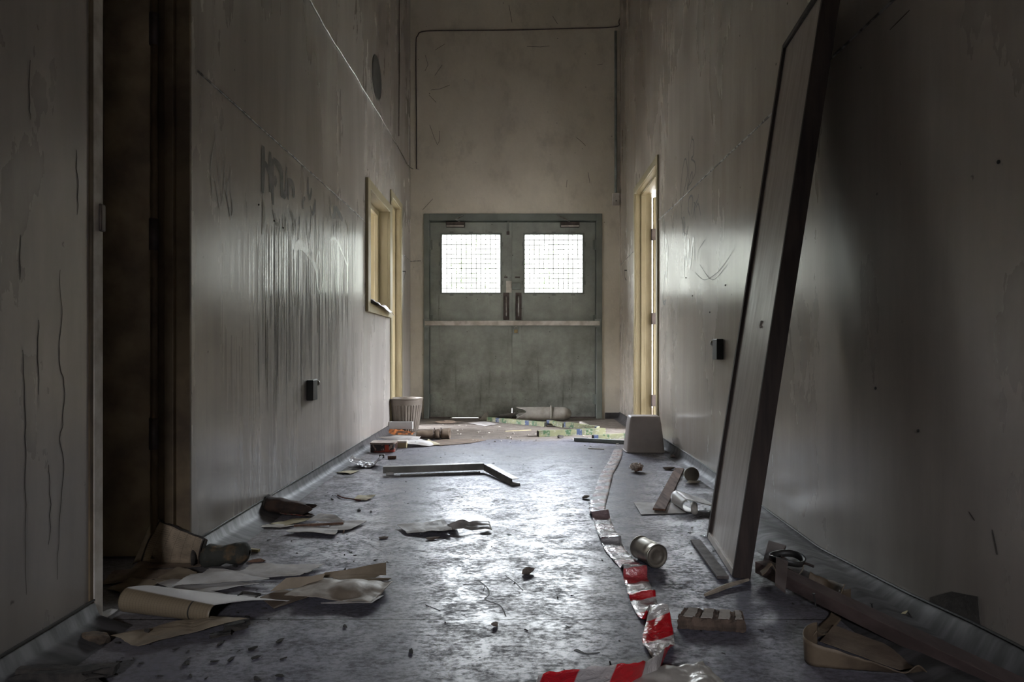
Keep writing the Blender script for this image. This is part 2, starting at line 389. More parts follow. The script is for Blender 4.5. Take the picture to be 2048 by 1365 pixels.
# raised joints between the wall sheets
def joint(name, s, Y0, Y1, z, skip=(), dz=0.0):
    bm = B(); P = []; Y = Y0
    while Y < Y1: P.append(wpt(s, -.001, Y, z+dz*(Y-Y0)+.003*noise.noise(Vector((Y*5, s, 3))))); Y += .06
    tube(bm, P, .0045, 6, rad=[.004+.0028*abs(noise.noise(Vector((p.y*20, 0, s)))) for p in P]); return struct(name, bm, M_jt, smooth=True)
M_jt = mat('joint_filler', (.36, .35, .33), (.10, .09, .08), rough=.35, sc=30, lo=.45, hi=.55)
joint('trim_1', -1, 2.16, WN[0]-.05, 1.617); joint('trim_2', -1, LD[1]+.03, YE, 1.625)
joint('trim_3', 1, 1.3, RD[0]-.03, 1.640, dz=.006); joint('trim_4', 1, RD[1]+.03, YE, 1.60, dz=-.03)
bm = B(); tube(bm, [Vector((x, YE-.001, 1.625+.004*math.sin(x*30))) for x in (-1.08, -1.02, -.97)], .003, 6); struct('trim_5', bm, M_jt)
# metal angle on the near edge of the left wall, with a small dark catch
t = thing('metal_angle', 'tall narrow metal edge strip capping the near corner of the left wall', 'edge strip', wpt(-1, -.004, ND[0]-.012, 0))
bm = B(); wbox(bm, -1, -.006, .03, ND[0]-.032, ND[0]+.003, 0.0, 2.3); obj('strip', bm, M_white, t, bev=.002)
bm = B(); p = wl(198, 436, -1); wbox(bm, -1, -.012, .0, ND[0]-.014, ND[0]+.006, p.z-.035, p.z+.035); obj('catch_plate', bm, M_dkmetal, t, bev=.004)
bm = B(); wbox(bm, -1, -.004, .0, ND[0]-.045, ND[0]-.032, 0.0, 2.3); obj('brown_bead', bm, M_brown, t)  # narrow brown bead beside the metal strip

# ---- near left doorway: brown frame and leaf
d5 = thing('door_5', 'brown door standing open in the dark near doorway on the left', 'door', wpt(-1, .13, ND[1]+.02, 0)); tag(d5, kind='structure')
Yj = ND[1]
bm = B(); wbox(bm, -1, .0, .045, Yj-.012, Yj, 0, 2.25); wbox(bm, -1, .045, .075, Yj-.028, Yj, 0, 2.25); wbox(bm, -1, .075, .13, Yj-.012, Yj, 0, 2.25); obj('door_frame', bm, M_brown, d5, bev=.002)
bm = B(); tube(bm, [wpt(-1, .105, Yj-.03, z) for z in (.02, 1.1, 2.2)], .011, 10); obj('hinge_post', bm, M_brown, d5, smooth=True)
for z in (.42, 1.06, 1.72):
    bm = B(); tube(bm, [wpt(-1, .105, Yj-.032, z+k) for k in (-.05, .05)], .0145, 10); obj('hinge', bm, M_dkmetal, d5, smooth=True)
bm = B(); box(bm, -1.75, -1.185, Yj+.005, Yj+.045, .012, 2.2); obj('door_leaf', bm, M_brown, d5, bev=.003)
bm = B(); box(bm, -1.42, -1.345, Yj-.004, Yj+.006, 1.14, 2.05); obj('glazing_bead', bm, M_kraft, d5, bev=.002)

# ---- double doors in the end wall
YD = YE+.045                                # face of the leaves
fr = thing('door_1', 'grey-green steel frame around the double doors in the end wall', 'door frame', (-.02, YE, 0)); tag(fr, kind='structure')
bm = B(); Lx0, Lx1, LZ = -.880, .832, 2.035
box(bm, DX0, Lx0-.006, YE-.012, YE+.10, 0, DZ); box(bm, Lx1+.006, DX1, YE-.012, YE+.10, 0, DZ); box(bm, Lx0-.006, Lx1+.006, YE-.012, YE+.10, LZ+.008, DZ)
obj('door_frame', bm, M_door, fr, bev=.004)
bm = B(); box(bm, DX0, Lx0+.02, YD+.047, YD+.075, 0, DZ); box(bm, Lx1-.02, DX1, YD+.047, YD+.075, 0, DZ); box(bm, Lx0+.02, Lx1-.02, YD+.047, YD+.075, LZ-.02, DZ); box(bm, -.06, 0, YD+.047, YD+.06, .10, LZ)
obj('door_stop', bm, M_door, fr)
bm = B(); box(bm, DX0, (902-VX)/194.03, YD-.01, YD+.07, -.01, .014); box(bm, (957-VX)/194.03, DX1, YD-.01, YD+.07, -.01, .016); obj('threshold', bm, M_dkmetal, fr)
def leaf(name, x0, x1, wx0, wx1, lbl, hinge_x, gap):
    t = thing(name, lbl, 'door', ((x0+x1)/2, YD, 0)); tag(t, kind='structure')
    z0, z1 = 1.305, 1.905; zb = gap
    bm = B(); box(bm, x0, wx0, YD, YD+.045, zb, LZ); box(bm, wx1, x1, YD, YD+.045, zb, LZ); box(bm, wx0, wx1, YD, YD+.045, zb, z0); box(bm, wx0, wx1, YD, YD+.045, z1, LZ)
    obj('door_leaf', bm, M_leaf, t)
    bm = B()
    for a, b_, c, d in ((wx0-.018, wx1+.018, z0-.018, z0), (wx0-.018, wx1+.018, z1, z1+.018), (wx0-.018, wx0, z0, z1), (wx1, wx1+.018, z0, z1)): box(bm, a, b_, YD-.008, YD+.002, c, d)
    for k in range(3):
        u = (k+.5)/3*(wx1-wx0)+wx0; v = (k+.5)/3*(z1-z0)+z0
        for q in ((u, z1+.024), (u, z0-.026)): box(bm, q[0]-.02, q[0]+.02, YD-.010, YD, q[1]-.007, q[1]+.007)
        for q in (wx0-.026, wx1+.026): box(bm, q-.006, q+.006, YD-.010, YD, v-.02, v+.02)
    obj('window_frame', bm, M_door, t, bev=.002)
    bm = B(); box(bm, wx0, wx1, YD+.022, YD+.028, z0, z1); g = obj('window_pane', bm, M_glass, t)
    bm = B(); n = 12; s = (wx1-wx0)/n
    for i in range(1, n):
        j = random.uniform(-.003, .003)
        tube(bm, [Vector((wx0+i*s+j+random.uniform(-.003, .003), YD+.016, z0+.6*k/4)) for k in range(5)], .0034, 5)
        tube(bm, [Vector((wx0+.6*k/4, YD+.013, z0+i*s+random.uniform(-.003, .003))) for k in range(5)], .0034, 5)
    obj('wire_mesh', bm, M_dkmetal, t)
    for z in (.20, 1.02, 1.80):
        bm = B(); tube(bm, [Vector((hinge_x, YD-.016, z-.055)), Vector((hinge_x, YD-.016, z+.055))], .010, 8); box(bm, hinge_x-.03, hinge_x+.03, YD-.010, YD-.004, z-.05, z+.05); obj('hinge', bm, M_door, t)
    return t
gl = NT('dirty_glass'); tr = gl.N.new('ShaderNodeBsdfTransparent'); go = gl.N.new('ShaderNodeBsdfGlossy'); go.inputs['Roughness'].default_value = .03
fz = gl.N.new('ShaderNodeFresnel'); fz.inputs[0].default_value = 1.45; mx = gl.N.new('ShaderNodeMixShader')
gl.ln(gl.mix(gl.rg(gl.noise((1,1,1), 14, 6, .75), .58, .66, 0, .45), (.80,.82,.81), (.45,.48,.42)), tr.inputs[0])
gl.ln(fz.outputs[0], mx.inputs[0]); gl.ln(tr.outputs[0], mx.inputs[1]); gl.ln(go.outputs[0], mx.inputs[2]); gl.ln(mx.outputs[0], gl.N['Material Output'].inputs[0]); M_glass = gl.m
xm = -.031
dl = leaf('door_2', Lx0, xm-.002, (883-VX)/194.03, (1000-VX)/194.03, 'left leaf of the grey-green double doors with square wired window', Lx0-.004, .006)
dr = leaf('door_3', xm+.002, Lx1, (1050-VX)/194.03, (1166-VX)/194.03, 'right leaf of the grey-green double doors with square wired window', Lx1+.004, .008)
def dp(px, py): return ((px-VX)/194.03, H+(VY-py)/194.03)
def dbox(name, x0, x1, y0, y1, m, par, d0, d1, bev=.003):
    a, zt = dp(x0, y0); b, zb = dp(x1, y1); bm = B(); box(bm, a, b, YD-d1, YD-d0, zb, zt); return obj(name, bm, m, par, bev=bev)
for par, px, r in ((dl, (1006.5, 1018.5), 0), (dr, (1031, 1043), 1)):
    pl = dbox('pull_plate', px[0], px[1], 585, 640, M_dkmetal, par, 0, .004)
    x, z = dp(sum(px)/2, 612); bm = B()
    tube(bm, smoothpath([(x, YD-.004, z+.10), (x, YD-.035, z+.085), (x, YD-.038, z), (x, YD-.035, z-.085), (x, YD-.004, z-.10)], 4), .007, 8); obj('pull_handle', bm, M_steel, pl, smooth=True)
dbox('lock_plate', 1012, 1023.5, 561, 585, M_white, dl, 0, .003)
dbox('lock_box', 1024.5, 1042, 566, 579, M_pipe, dr, 0, .03)
for par, a in ((dl, (1008, 1015)), (dr, (1030, 1040))): dbox('patched_slot', a[0], a[1], 552.5, 555.5, M_dkmetal, par, 0, .003, .001)
dbox('bolt_rod', 1014, 1018, 434, 468, M_door, dl, 0, .012); dbox('bolt_knob', 1013, 1019, 462, 469, M_dkmetal, dl, .012, .024)
for par, (a, b), arm in ((dl, (892, 929), ((918, 443), (911, 440), (927, 433))), (dr, (1121, 1159), ((1138, 443), (1132, 440), (1114, 432)))):
    cb = dbox('door_closer', a, b, 444, 454, M_dkmetal, par, 0, .055); dbox('cover_strip', a+1, b-1, 451.5, 454, M_white, cb, .055, .058, 0)
    P = [Vector((dp(*q)[0], YD-.03-.03*i, dp(*q)[1]+.0)) for i, q in enumerate(arm)]
    bm = B()
    for p, q in zip(P, P[1:]): bar(bm, p, q, .016, .006)
    bar(bm, P[0]+Vector((0, 0, -.02)), P[0]+Vector((0, .0, .006)), .02, .02, Vector((0, 1, 0))); obj('closer_arm', bm, M_steel, cb)
# bar across both leaves
t = thing('crossbar', 'long pale horizontal bar bolted across both door leaves', 'bar', (-.02, YD-.02, dp(0, 652)[1]))
bm = B(); a, zt = dp(850, 642.5); b, zb = dp(1199, 651.5); box(bm, a, b, YD-.075, YD-.058, zb, zt); obj('bar', bm, M_white, t, bev=.003)
for px in (853, 1195):
    x, _ = dp(px, 0); bm = B(); box(bm, x-.03, x+.035, YD-.062, YE-.012 if False else YD-.0585, zb-.02, zt+.02); box(bm, x-.02, x+.02, YD-.06, YE-.0115, zb-.01, zt+.01); obj('end_bracket', bm, M_pipe, t, bev=.002)
t = thing('padlock', 'small brass padlock hanging under the crossbar at the door split', 'padlock', (dp(1032, 668)[0], YD-.03, dp(0, 668)[1]))
x, z = dp(1032, 662); bm = B(); box(bm, x-.020, x+.018, YD-.042, YD-.020, z-.022, z+.012); obj('lock_body', bm, mat('dull_brass', (.42, .33, .17), (.22, .16, .08), rough=.4, metal=.7, sc=25), t, bev=.004)
bm = B(); tube(bm, smoothpath([(x-.013, YD-.03, z+.01), (x-.013, YD-.03, z+.035), (x, YD-.03, z+.047), (x+.012, YD-.03, z+.035), (x+.012, YD-.03, z+.01)], 4), .0035, 8); obj('shackle', bm, M_steel, t, smooth=True)
bm = B(); box(bm, x-.032, x+.034, YD-.004, YD-.0005, z-.035, z+.035); box(bm, x-.008, x+.008, YD-.034, YD-.003, z+.024, z+.036); obj('hasp_plate', bm, M_pipe, t, bev=.002)
# pale patches of paint on the jambs
for (a, b, c, d) in ((850, 857, 622, 680), (1193, 1201, 636, 672)):
    x0, z1 = dp(a, c); x1, z0 = dp(b, d); bm = B(); box(bm, x0, x1, YE-.0145, YE-.0125, z0, z1); obj('keeper_plate', bm, M_pipe, fr, bev=.001)
# outside: ground and foliage
bm = B(); box(bm, -9, 9, 8.6, 30, -.12, -.05); box(bm, -9, 1.2, 6.86, 8.6, -.12, -.012); struct('trim_6', bm, M_earth)
M_leafg = mat('green_leaves', (.26, .34, .17), (.14, .2, .09), rough=.6, sc=9)
def shrub(cx, cy, zc, rx, rz, n, lbl):
    t = thing('shrub', lbl, 'shrub', (cx, cy, -.05), 'shrubs outside the double doors')
    bm = B(); tube(bm, smoothpath([(cx, cy, -.06), (cx+.05, cy, .6), (cx-.04, cy+.05, zc)], 4), .02, 7); obj('stem', bm, M_leafg, t, smooth=True)
    bm = B()
    for i in range(n):
        v = Vector((random.gauss(0, 1), random.gauss(0, 1), random.gauss(0, 1))).normalized()*random.random()**.4
        p = Vector((cx+v.x*rx, cy+v.y*rx, zc+v.z*rz)); a = Vector((random.gauss(0,1), random.gauss(0,1), random.gauss(0,1))).normalized()*.036; b = a.orthogonal().normalized()*.012
        q = [bm.verts.new(p+k) for k in (-a, b, a, -b)]; bm.faces.new(q)
    obj('foliage', bm, M_leafg, t)
shrub(-.62, 8.0, 1.6, .42, .55, 150, 'loose green shrub seen through the left wired window')
shrub(.45, 9.2, 1.75, .5, .6, 110, 'small green shrub seen through the right wired window')

# ---- window in the left wall
Y0, Y1 = WN; z0, z1 = WLZ
t = thing('window_1', 'cream framed interior window in the left wall', 'window', wpt(-1, .06, (Y0+Y1)/2, z0)); tag(t, kind='structure')
bm = B(); p = .022
for a, b, c, d in ((Y0-.07, Y0+.012, z0-.055, z1+.055), (Y1-.012, Y1+.05, z0-.055, z1+.055), (Y0+.012, Y1-.012, z1-.012, z1+.055), (Y0+.012, Y1-.012, z0-.055, z0+.012)): wbox(bm, -1, -p, .0, a, b, c, d)
obj('architrave', bm, M_cream, t, bev=.003)
bm = B()
for a, b, c, d in ((Y0, Y0+.012, z0, z1), (Y1-.012, Y1, z0, z1), (Y0+.012, Y1-.012, z1-.012, z1), (Y0+.012, Y1-.012, z0, z0+.012)): wbox(bm, -1, .0, WT+.02, a, b, c, d)
obj('window_lining', bm, M_cream, t, bev=.002)
bm = B()
for a, b, c, d in ((Y0+.012, Y0+.05, z0, z1), (Y1-.05, Y1-.012, z0, z1), (Y0, Y1, z1-.05, z1-.01), (Y0, Y1, z0+.01, z0+.05), ((Y0+Y1)/2-.02, (Y0+Y1)/2+.02, z0, z1)): wbox(bm, -1, .075, .105, a, b, c, d)
sash = obj('window_sash', bm, M_cream, t, bev=.003)
bm = B(); wbox(bm, -1, .088, .092, Y0+.05, (Y0+Y1)/2-.02, z0+.05, z1-.05); obj('window_pane', bm, M_glass, sash)
# ---- doorway frames
def doorframe(name, s, D, top, lbl):
    t = thing(name, lbl, 'door frame', wpt(s, .05, (D[0]+D[1])/2, 0)); tag(t, kind='structure')
    a, b = D; bm = B()
    for y0, y1, c, d in ((a-.045, a+.012, 0, top+.045), (b-.012, b+.045, 0, top+.045), (a+.012, b-.012, top-.012, top+.045)): wbox(bm, s, -.012, .0, y0, y1, c, d)
    obj('architrave', bm, M_cream, t, bev=.003)
    bm = B()
    for y0, y1, c, d in ((a, a+.014, 0, top), (b-.014, b, 0, top), (a+.014, b-.014, top-.014, top)): wbox(bm, s, 0, WT+.012, y0, y1, c, d)
    obj('door_lining', bm, M_cream, t, bev=.002)
    bm = B()
    for y0, y1, c, d in ((a+.014, a+.03, 0, top-.014), (b-.03, b-.014, 0, top-.014), (a, b, top-.03, top-.014)): wbox(bm, s, .045, .085, y0, y1, c, d)
    obj('door_stop', bm, M_cream, t, bev=.002); return t
doorframe('door_4', -1, LD, 2.04, 'cream frame of the narrow far doorway on the left')
d6 = doorframe('door_6', 1, RD, 2.10, 'cream frame of the doorway on the right with its door swung away')
yj = RD[1]-.02; x0 = XW(1, yj)+WT+.018
bm = B(); box(bm, x0, x0+.74, yj-.045, yj-.005, .012, 2.05); lf = obj('door_leaf', bm, M_cream, d6, bev=.003)
for z in (.26, .98, 1.72):
    bm = B(); tube(bm, [Vector((x0-.012, yj-.03, z-.05)), Vector((x0-.012, yj-.03, z+.05))], .009, 8); box(bm, x0-.014, x0+.03, yj-.047, yj-.045, z-.05, z+.05); obj('hinge', bm, M_dkmetal, lf)

# ---- wall graffiti and runs of paint, as thin strokes on the walls
def stroke(bm, s, P, wd, k=5, off=.0012, taper=True):
    Q = smoothpath([wl(px, py, s, off) for px, py in P], k); n = len(Q)
    for i, p in enumerate(Q):
        d = (Q[min(i+1, n-1)]-Q[max(i-1, 0)]).normalized(); nn = d.cross(Vector((1, 0, 0))).normalized()
        wv = wd*(.5+.5*math.sin(math.pi*min(1, (i+.7)/n*1.0)))*.5 if taper else wd/2
        a, b = bm.verts.new(p-nn*wv), bm.verts.new(p+nn*wv)
        if i: bm.faces.new((pa, pb, b, a))
        pa, pb = a, b
M_ink = mat('faded_black_spray', (.085, .085, .085), (.20, .195, .19), rough=.45, sc=9, lo=.42, hi=.60, bump=0)
M_ink2 = mat('faint_grey_spray', (.12, .125, .12), (.20, .195, .19), rough=.4, sc=9, bump=0)
M_pale = mat('pale_glossy_spray', (.60, .60, .56), (.42, .42, .39), rough=.12, sc=12, bump=0)
bm = B()
for P, wd in (([(526,292),(526,330),(525,385)], .042), ([(528,325),(534,335),(540,352)], .03), ([(540,304),(540,340),(540,385)], .034),
              ([(545,318),(545,365),(546,410)], .028), ([(546,320),(556,331),(562,345),(563,375),(563,395)], .045), ([(549,352),(551,362),(549,372)], .03),
              ([(573,334),(572,360),(571,383),(565,388)], .022), ([(564,385),(568,392),(574,386)], .03), ([(575,361),(583,367),(587,378),(586,395)], .04), ([(576,362),(576,400)],.02),
              ([(616,354),(616,385),(619,396),(622,384),(622,376)], .028), ([(606,418),(606,402),(610,396)], .025), ([(620,412),(625,428),(629,410),(630,400),(630,425)], .024),
              ([(661,401),(661,425),(665,434),(668,426),(668,412)], .03), ([(670,414),(670,438)], .026), ([(671,414),(679,430),(685,440)], .045)): stroke(bm, -1, P, wd)
obj('graffiti', bm, M_ink, wall_L)
bm = B()
for P, wd in (([(432,272),(424,310),(421,350),(430,362)], .008), ([(440,300),(436,340),(441,352),(446,320),(440,298)], .008), ([(452,275),(449,330),(448,372),(455,365),(462,345),(458,325),(453,345)], .009),
              ([(422,350),(424,388)], .010), ([(428,350),(434,385),(440,416),(446,395),(449,372),(456,405),(462,438),(465,415),(460,382)], .014)): stroke(bm, -1, P, wd, 8)
obj('graffiti_scribble', bm, mat('chalky_scribble', (.62, .62, .60), (.50, .49, .48), rough=.2, bump=0), wall_L)
bm = B()
for P, wd in (([(588,520),(592,495),(600,490),(612,500),(624,520),(634,545)], .05), ([(634,545),(640,520),(637,505),(633,520),(634,570),(641,585),(647,550),(645,500)], .022),
              ([(526,400),(527,425),(525,470)], .03), ([(545,420),(552,445),(559,447)], .02), ([(612,440),(616,480),(620,478),(622,430)], .016), ([(580,420),(588,450),(586,500)], .03), ([(690,440),(700,470)], .02), ([(660,480),(670,478),(682,500),(694,530),(697,520)], .02)): stroke(bm, -1, P, wd)
obj('paint_swirl', bm, M_pale, wall_L)
bm = B(); random.seed(3)
def drip(px, y0, y1, wd):
    n = 5; q = random.uniform(-.5, .5); stroke(bm, -1, [(px+random.uniform(-.12, .12), y0+(y1-y0)*i/n) for i in range(n+1)], wd, 2, .0010)
M_gdrip = mat('glossy_runs', (.44, .42, .38), (.33, .31, .28), rough=.10, sc=30, bump=0, spec=1.0)
for i in range(75): x = random.choice((random.uniform(522, 600), random.uniform(586, 700), random.uniform(655, 712), random.uniform(560, 700))); y = random.uniform(425, 500); drip(x, y, y+random.uniform(80, 200), random.uniform(.003, .010))
obj('paint_drips', bm, M_gdrip, wall_L)
bm = B()
for i in range(85): x = random.choice((random.uniform(515, 700), random.uniform(530, 640), random.uniform(590, 720))); y = random.uniform(440, 680); drip(x, y, y+random.uniform(90, 260), random.uniform(.0018, .0050))
obj('dark_drips', bm, mat('sooty_runs', (.16, .15, .14), (.25, .235, .22), rough=.75, bump=0, spec=.2), wall_L)
bm = B()
for P, wd in (([(1364,440),(1362,400),(1363,360),(1369,322),(1373,322),(1375,350),(1368,385),(1363,415)], .012), ([(1378,302),(1378,345),(1375,380),(1382,350),(1385,345),(1384,362),(1377,372)], .012),
              ([(1381,298),(1384,280),(1388,284),(1387,310),(1383,318),(1390,325),(1391,345),(1386,358)], .012),
              ([(1377,430),(1378,400),(1383,392),(1386,400),(1383,428)], .014), ([(1376,415),(1380,432)], .012), ([(1386,436),(1390,410),(1388,405)], .012), ([(1391,440),(1390,415),(1396,398),(1397,388)], .012), ([(1392,416),(1397,408),(1402,432)], .012),
              ([(1366,470),(1366,440),(1369,436),(1370,455),(1367,462),(1373,470)], .012), ([(1375,462),(1376,452)], .01)): stroke(bm, 1, P, wd, 6)
obj('graffiti', bm, M_ink2, wall_R)
bm = B()
for P, wd in (([(1327,610),(1326,590),(1329,545),(1333,560),(1334,520),(1331,480),(1336,500),(1334,540),(1335,580)], .022), ([(1329,480),(1327,445),(1328,440),(1330,455),(1328,480),(1332,515)], .018),
              ([(1367,460),(1370,478),(1374,462)], .026), ([(1368,555),(1370,500),(1374,530),(1377,480),(1380,535),(1387,475),(1389,520)], .03)): stroke(bm, 1, P, wd, 6)
obj('paint_swirl', bm, M_pale, wall_R)
bm = B()
for P, wd in (([(1326,598),(1329,610),(1332,600),(1327,606)], .012),): stroke(bm, 1, P, wd)
for P, wd in (([(1390,545),(1410,560),(1440,540),(1468,500)], .003), ([(1400,530),(1425,560),(1455,530)], .003), ([(1395,520),(1398,500),(1410,480)], .003)): stroke(bm, 1, P, wd, 6)
obj('graffiti_loops', bm, M_ink2, wall_R)
M_mark = mat('black_marker', (.02, .02, .02), rough=.6, bump=0)
bm = B(); stroke(bm, -1, [(805,543),(811,543)], .012, taper=False); stroke(bm, -1, [(811,543),(809,552),(807,561)], .012, taper=False); obj('painted_mark', bm, M_mark, wall_L)
bm = B(); stroke(bm, 1, [(1249,541),(1254,541)], .012, taper=False); stroke(bm, 1, [(1250,541),(1250,555),(1253,561)], .012, taper=False); obj('painted_mark', bm, M_mark, wall_R)
M_crk = mat('plaster_crack', (.07, .06, .05), (.14, .125, .11), rough=.9, bump=0)
bm = B()
for P in ([(118,540),(122,640),(118,720),(128,770),(124,850),(120,880),(126,950),(118,1060),(114,1160)], [(44,700),(49,800),(51,900),(50,1010),(52,1190)], [(60,120),(58,190),(61,240)], [(150,300),(156,380),(152,430)], [(76,640),(74,720),(78,790)], [(40,470),(38,560)], [(96,930),(100,1010),(97,1090)]): stroke(bm, -1, [(q[0]+random.uniform(-2, 2), q[1]) for q in smoothpath([(x, y, 0) for x, y in P], 4)], .0028, 2, .0009)
obj('plaster_cracks', bm, M_crk, wall_L)
bm = B()
for P in ([(1820,20),(1780,60)], [(1985,1060),(1996,1110)], [(1938,1024),(1950,1042)]): stroke(bm, 1, P, .004, 5, .0009)
obj('scratches', bm, M_crk, wall_R)
bm = B()
def fstroke(P, wd):
    Q = smoothpath([fl(px, py, .0007) for px, py in P], 5)
    for i, p in enumerate(Q):
        d = (Q[min(i+1, len(Q)-1)]-Q[max(i-1, 0)]).normalized(); s_ = Vector((-d.y, d.x, 0))*wd/2*(.4+.6*abs(noise.noise(p*30))*2)
        q = (bm.verts.new(p-s_), bm.verts.new(p+s_))
        if i: bm.faces.new((pr[0], pr[1], q[1], q[0]))
        pr = q
for P, wd in (([(955,1160),(974,1176),(978,1190),(971,1200),(1000,1212),(1012,1234)], .006), ([(970,1172),(966,1184)], .004), ([(1028,936),(1060,944),(1075,946),(1108,932)], .008), ([(1048,940),(1090,940)], .006), ([(1132,927),(1166,925)], .010), ([(890,1100),(940,1112),(925,1120)], .004), ([(1010,1152),(1030,1166),(1046,1182)], .004), ([(1150,1300),(1172,1308),(1200,1306)], .010), ([(1146,1010),(1180,1014)], .005), ([(620,1010),(690,1002)], .005), ([(740,1090),(756,1100),(770,1104)], .004), ([(850,1210),(880,1222)], .004)): fstroke(P, wd)
obj('floor_scratches', bm, M_mark, bpy.data.objects['floor'])
# broken plaster at the foot of the right wall, its dark hole painted flat
bm = B(); P = [wl(px, py, 1, .002) for px, py in ((1840,1210),(1868,1192),(1905,1184),(1935,1190),(1957,1196),(1962,1250),(1968,1262),(1850,1200))]
P = [wl(px, py, 1, .002) for px, py in ((1862,1196),(1905,1184),(1935,1190),(1957,1194),(1961,1240),(1966,1268),(1900,1236),(1858,1212))]
prism(bm, P, (.0015, 0, 0)); obj('broken_patch', bm, mat('bare_dark_plaster', (.075, .066, .056), (.045, .04, .035), rough=.95, sc=20, bump=.8), wall_R)
# cobweb-like smuts on the end wall
bm = B()
for c in (((860,250),(868,275),(875,290),(878,283),(880,262)), ((850,110),(856,130),(850,142)), ((862,180),(880,178),(900,170)), ((1153,275),(1165,285),(1172,292)), ((1054,93),(1080,94),(1100,92)), ((846,420),(865,398)), ((1018,10),(1024,45)), ((1105,32),(1115,48)), ((870,1+150),(884,130)), ((1177,345),(1179,366)), ((1133,375),(1134,360)), ((858,190),(872,205)), ((1195,130),(1205,128)), ((890,88),(870,100))):
    tube(bm, [at(px, py, YE-.002)+Vector((random.uniform(-.004,.004), 0, 0)) for px, py in c], .0018, 5)
obj('cobweb_smuts', bm, M_char, bpy.data.objects['wall_end'])

# ---- fittings on the walls
bm = B(); x = (1231-VX)*YE/F; tube(bm, [Vector((x, YE-.016, z)) for z in (2.30, 3.0, 3.6, 3.99)], .014, 10)
t = tag(obj('conduit_pipe', bm, M_pipe, smooth=True), 'vertical grey-green conduit pipe in the right corner of the end wall', 'pipe')
t = thing('junction_box', 'small pale square electrical box below the conduit on the end wall', 'electrical box', (x, YE, 2.19))
bm = B(); a = at(1224, 388, YE); b = at(1238, 412, YE); box(bm, a.x, b.x, YE-.045, YE, b.z, a.z); obj('box', bm, M_white, t, bev=.004)
bm = B(); lathe(bm, [(.007, 0), (.006, .004)], ((a.x+b.x)/2, YE-.045, (a.z+b.z)/2-.02), (0, -1, 0), 12); obj('screw', bm, M_dkmetal, t)
bm = B(); P = smoothpath([at(px, py, YE-.006) for px, py in ((833,338),(833,250),(832,160),(832,85),(835,72),(846,63),(900,61),(1030,60),(1130,57),(1228,54),(1238,42),(1244,18),(1250,-20))], 5)
tube(bm, P, .0055, 6); tag(obj('wall_cable', bm, M_dkmetal, smooth=True), 'dark cable framing the top of the end wall above the double doors', 'cable')
bm = B(); P = smoothpath([wl(px, py, -1, .006) for px, py in ((560,-90),(600,-35),(634,28),(652,60),(672,92),(703,140),(728,182),(751,218),(771,252),(787,280),(803,307),(812,325))]+[Vector((-1.06, YE-.012, at(0, 337, YE).z)), at(838, 338, YE-.006)], 5)
for i, p in enumerate(P): p.z += -.006*abs(math.sin(i*.6))
tube(bm, P, .0045, 6); tag(obj('wall_cable', bm, M_steel, smooth=True), 'thin pale cable sagging diagonally high across the left wall', 'cable')
bm = B(); tube(bm, [wl(796+k[0], k[1], -1, .008) for k in ((.8,-60),(.8,0),(.6,60),(.8,150),(.2,230),(0,272))], .0045, 6); tag(obj('hanging_wire', bm, M_dkmetal, smooth=True), 'straight dark wire hanging down high on the left wall near the corner', 'wire')
c = wl(753, 156, -1); bm = B(); zr_ = 43*c.y/F
lathe(bm, [(zr_, 0), (zr_, .006), (zr_*.93, .008), (zr_*.9, .004)], c, (1, 0, 0), 40)
tag(obj('round_cover_plate', bm, mat('dark_grey_plate', (.10, .10, .095), (.07,.07,.065), rough=.6, sc=5), smooth=False), 'dark round plate covering a hole high on the left wall', 'cover plate')
def switch(s, px0, px1, py0, py1, lbl, cp):
    a = wl(px0, py0, s); b = wl(px1, py1, s); ya, yb = sorted((a.y, b.y)); zz = (a.z+b.z)/2; hh = .052
    t = thing('wall_socket', lbl, 'electrical box', wpt(s, -.001, (ya+yb)/2, zz-hh))
    bm = B(); wbox(bm, s, -.034, 0, ya, ya+.075, zz-hh, zz+hh); obj('box', bm, M_black, t, bev=.003)
    bm = B(); wbox(bm, s, -.012, 0, ya+.075, ya+.15, zz-hh, zz+hh); obj('cover_plate', bm, M_pipe, t, bev=.003)
    bm = B(); lathe(bm, [(.004, 0), (.012, .003), (.014, .010), (.009, .018)], wpt(s, -.012, ya+.125, zz+hh-.02), (-s, 0, 0), 16); obj('screw_cap', bm, M_steel, t, smooth=True)
switch(-1, 613, 625, 766, 794, 'black electrical box low on the left wall above the stained skirting', 0)
switch(1, 1426, 1447, 685, 714, 'black electrical box on the right wall beside the leaning panel', 0)
for s, L in ((1, ((1372,556),(1451,571),(1385,592),(1998,324),(1837,862),(1752,777),(1420,625))), (-1, ((517,410),(566,456),(548,442),(735,340)))):
    for px, py in L:
        bm = B(); lathe(bm, [(.004, -.001), (.0045, .002), (.002, .004)], wl(px, py, s), (-s, 0, 0), 10); obj('screw_hole_plug', bm, M_black, wall_R if s > 0 else wall_L)
# ================================================================ THINGS
# ---- leaning framed panel
t = thing('leaning_panel', 'tall narrow pale wooden panel with dark edging leaning on the right wall', 'panel', (.69, 2.18, 0))
BF = Vector((.706, 2.396, .002)); BN = Vector((.656, 1.960, .002)); TF = Vector((.976, 2.396, 1.80)); TN = Vector((.928, 1.960, 1.775))
up = (TF-BF).normalized(); al = (BN-BF).normalized(); nn = al.cross(up).normalized()
if nn.x < 0: nn = -nn
up2 = nn.cross(al).normalized()
if up2.z < 0: up2 = -up2
T = .052; L = (TF-BF).length; Wd = (BN-BF).length
def pb(a0, a1, u0, u1, n0, n1):
    o = BF; q = lambda a, u, n: o+al*a+up2*u+nn*n
    return hexa(B(), [q(a0,u0,n0), q(a1,u0,n0), q(a1,u0,n1), q(a0,u0,n1), q(a0,u1,n0), q(a1,u1,n0), q(a1,u1,n1), q(a0,u1,n1)])
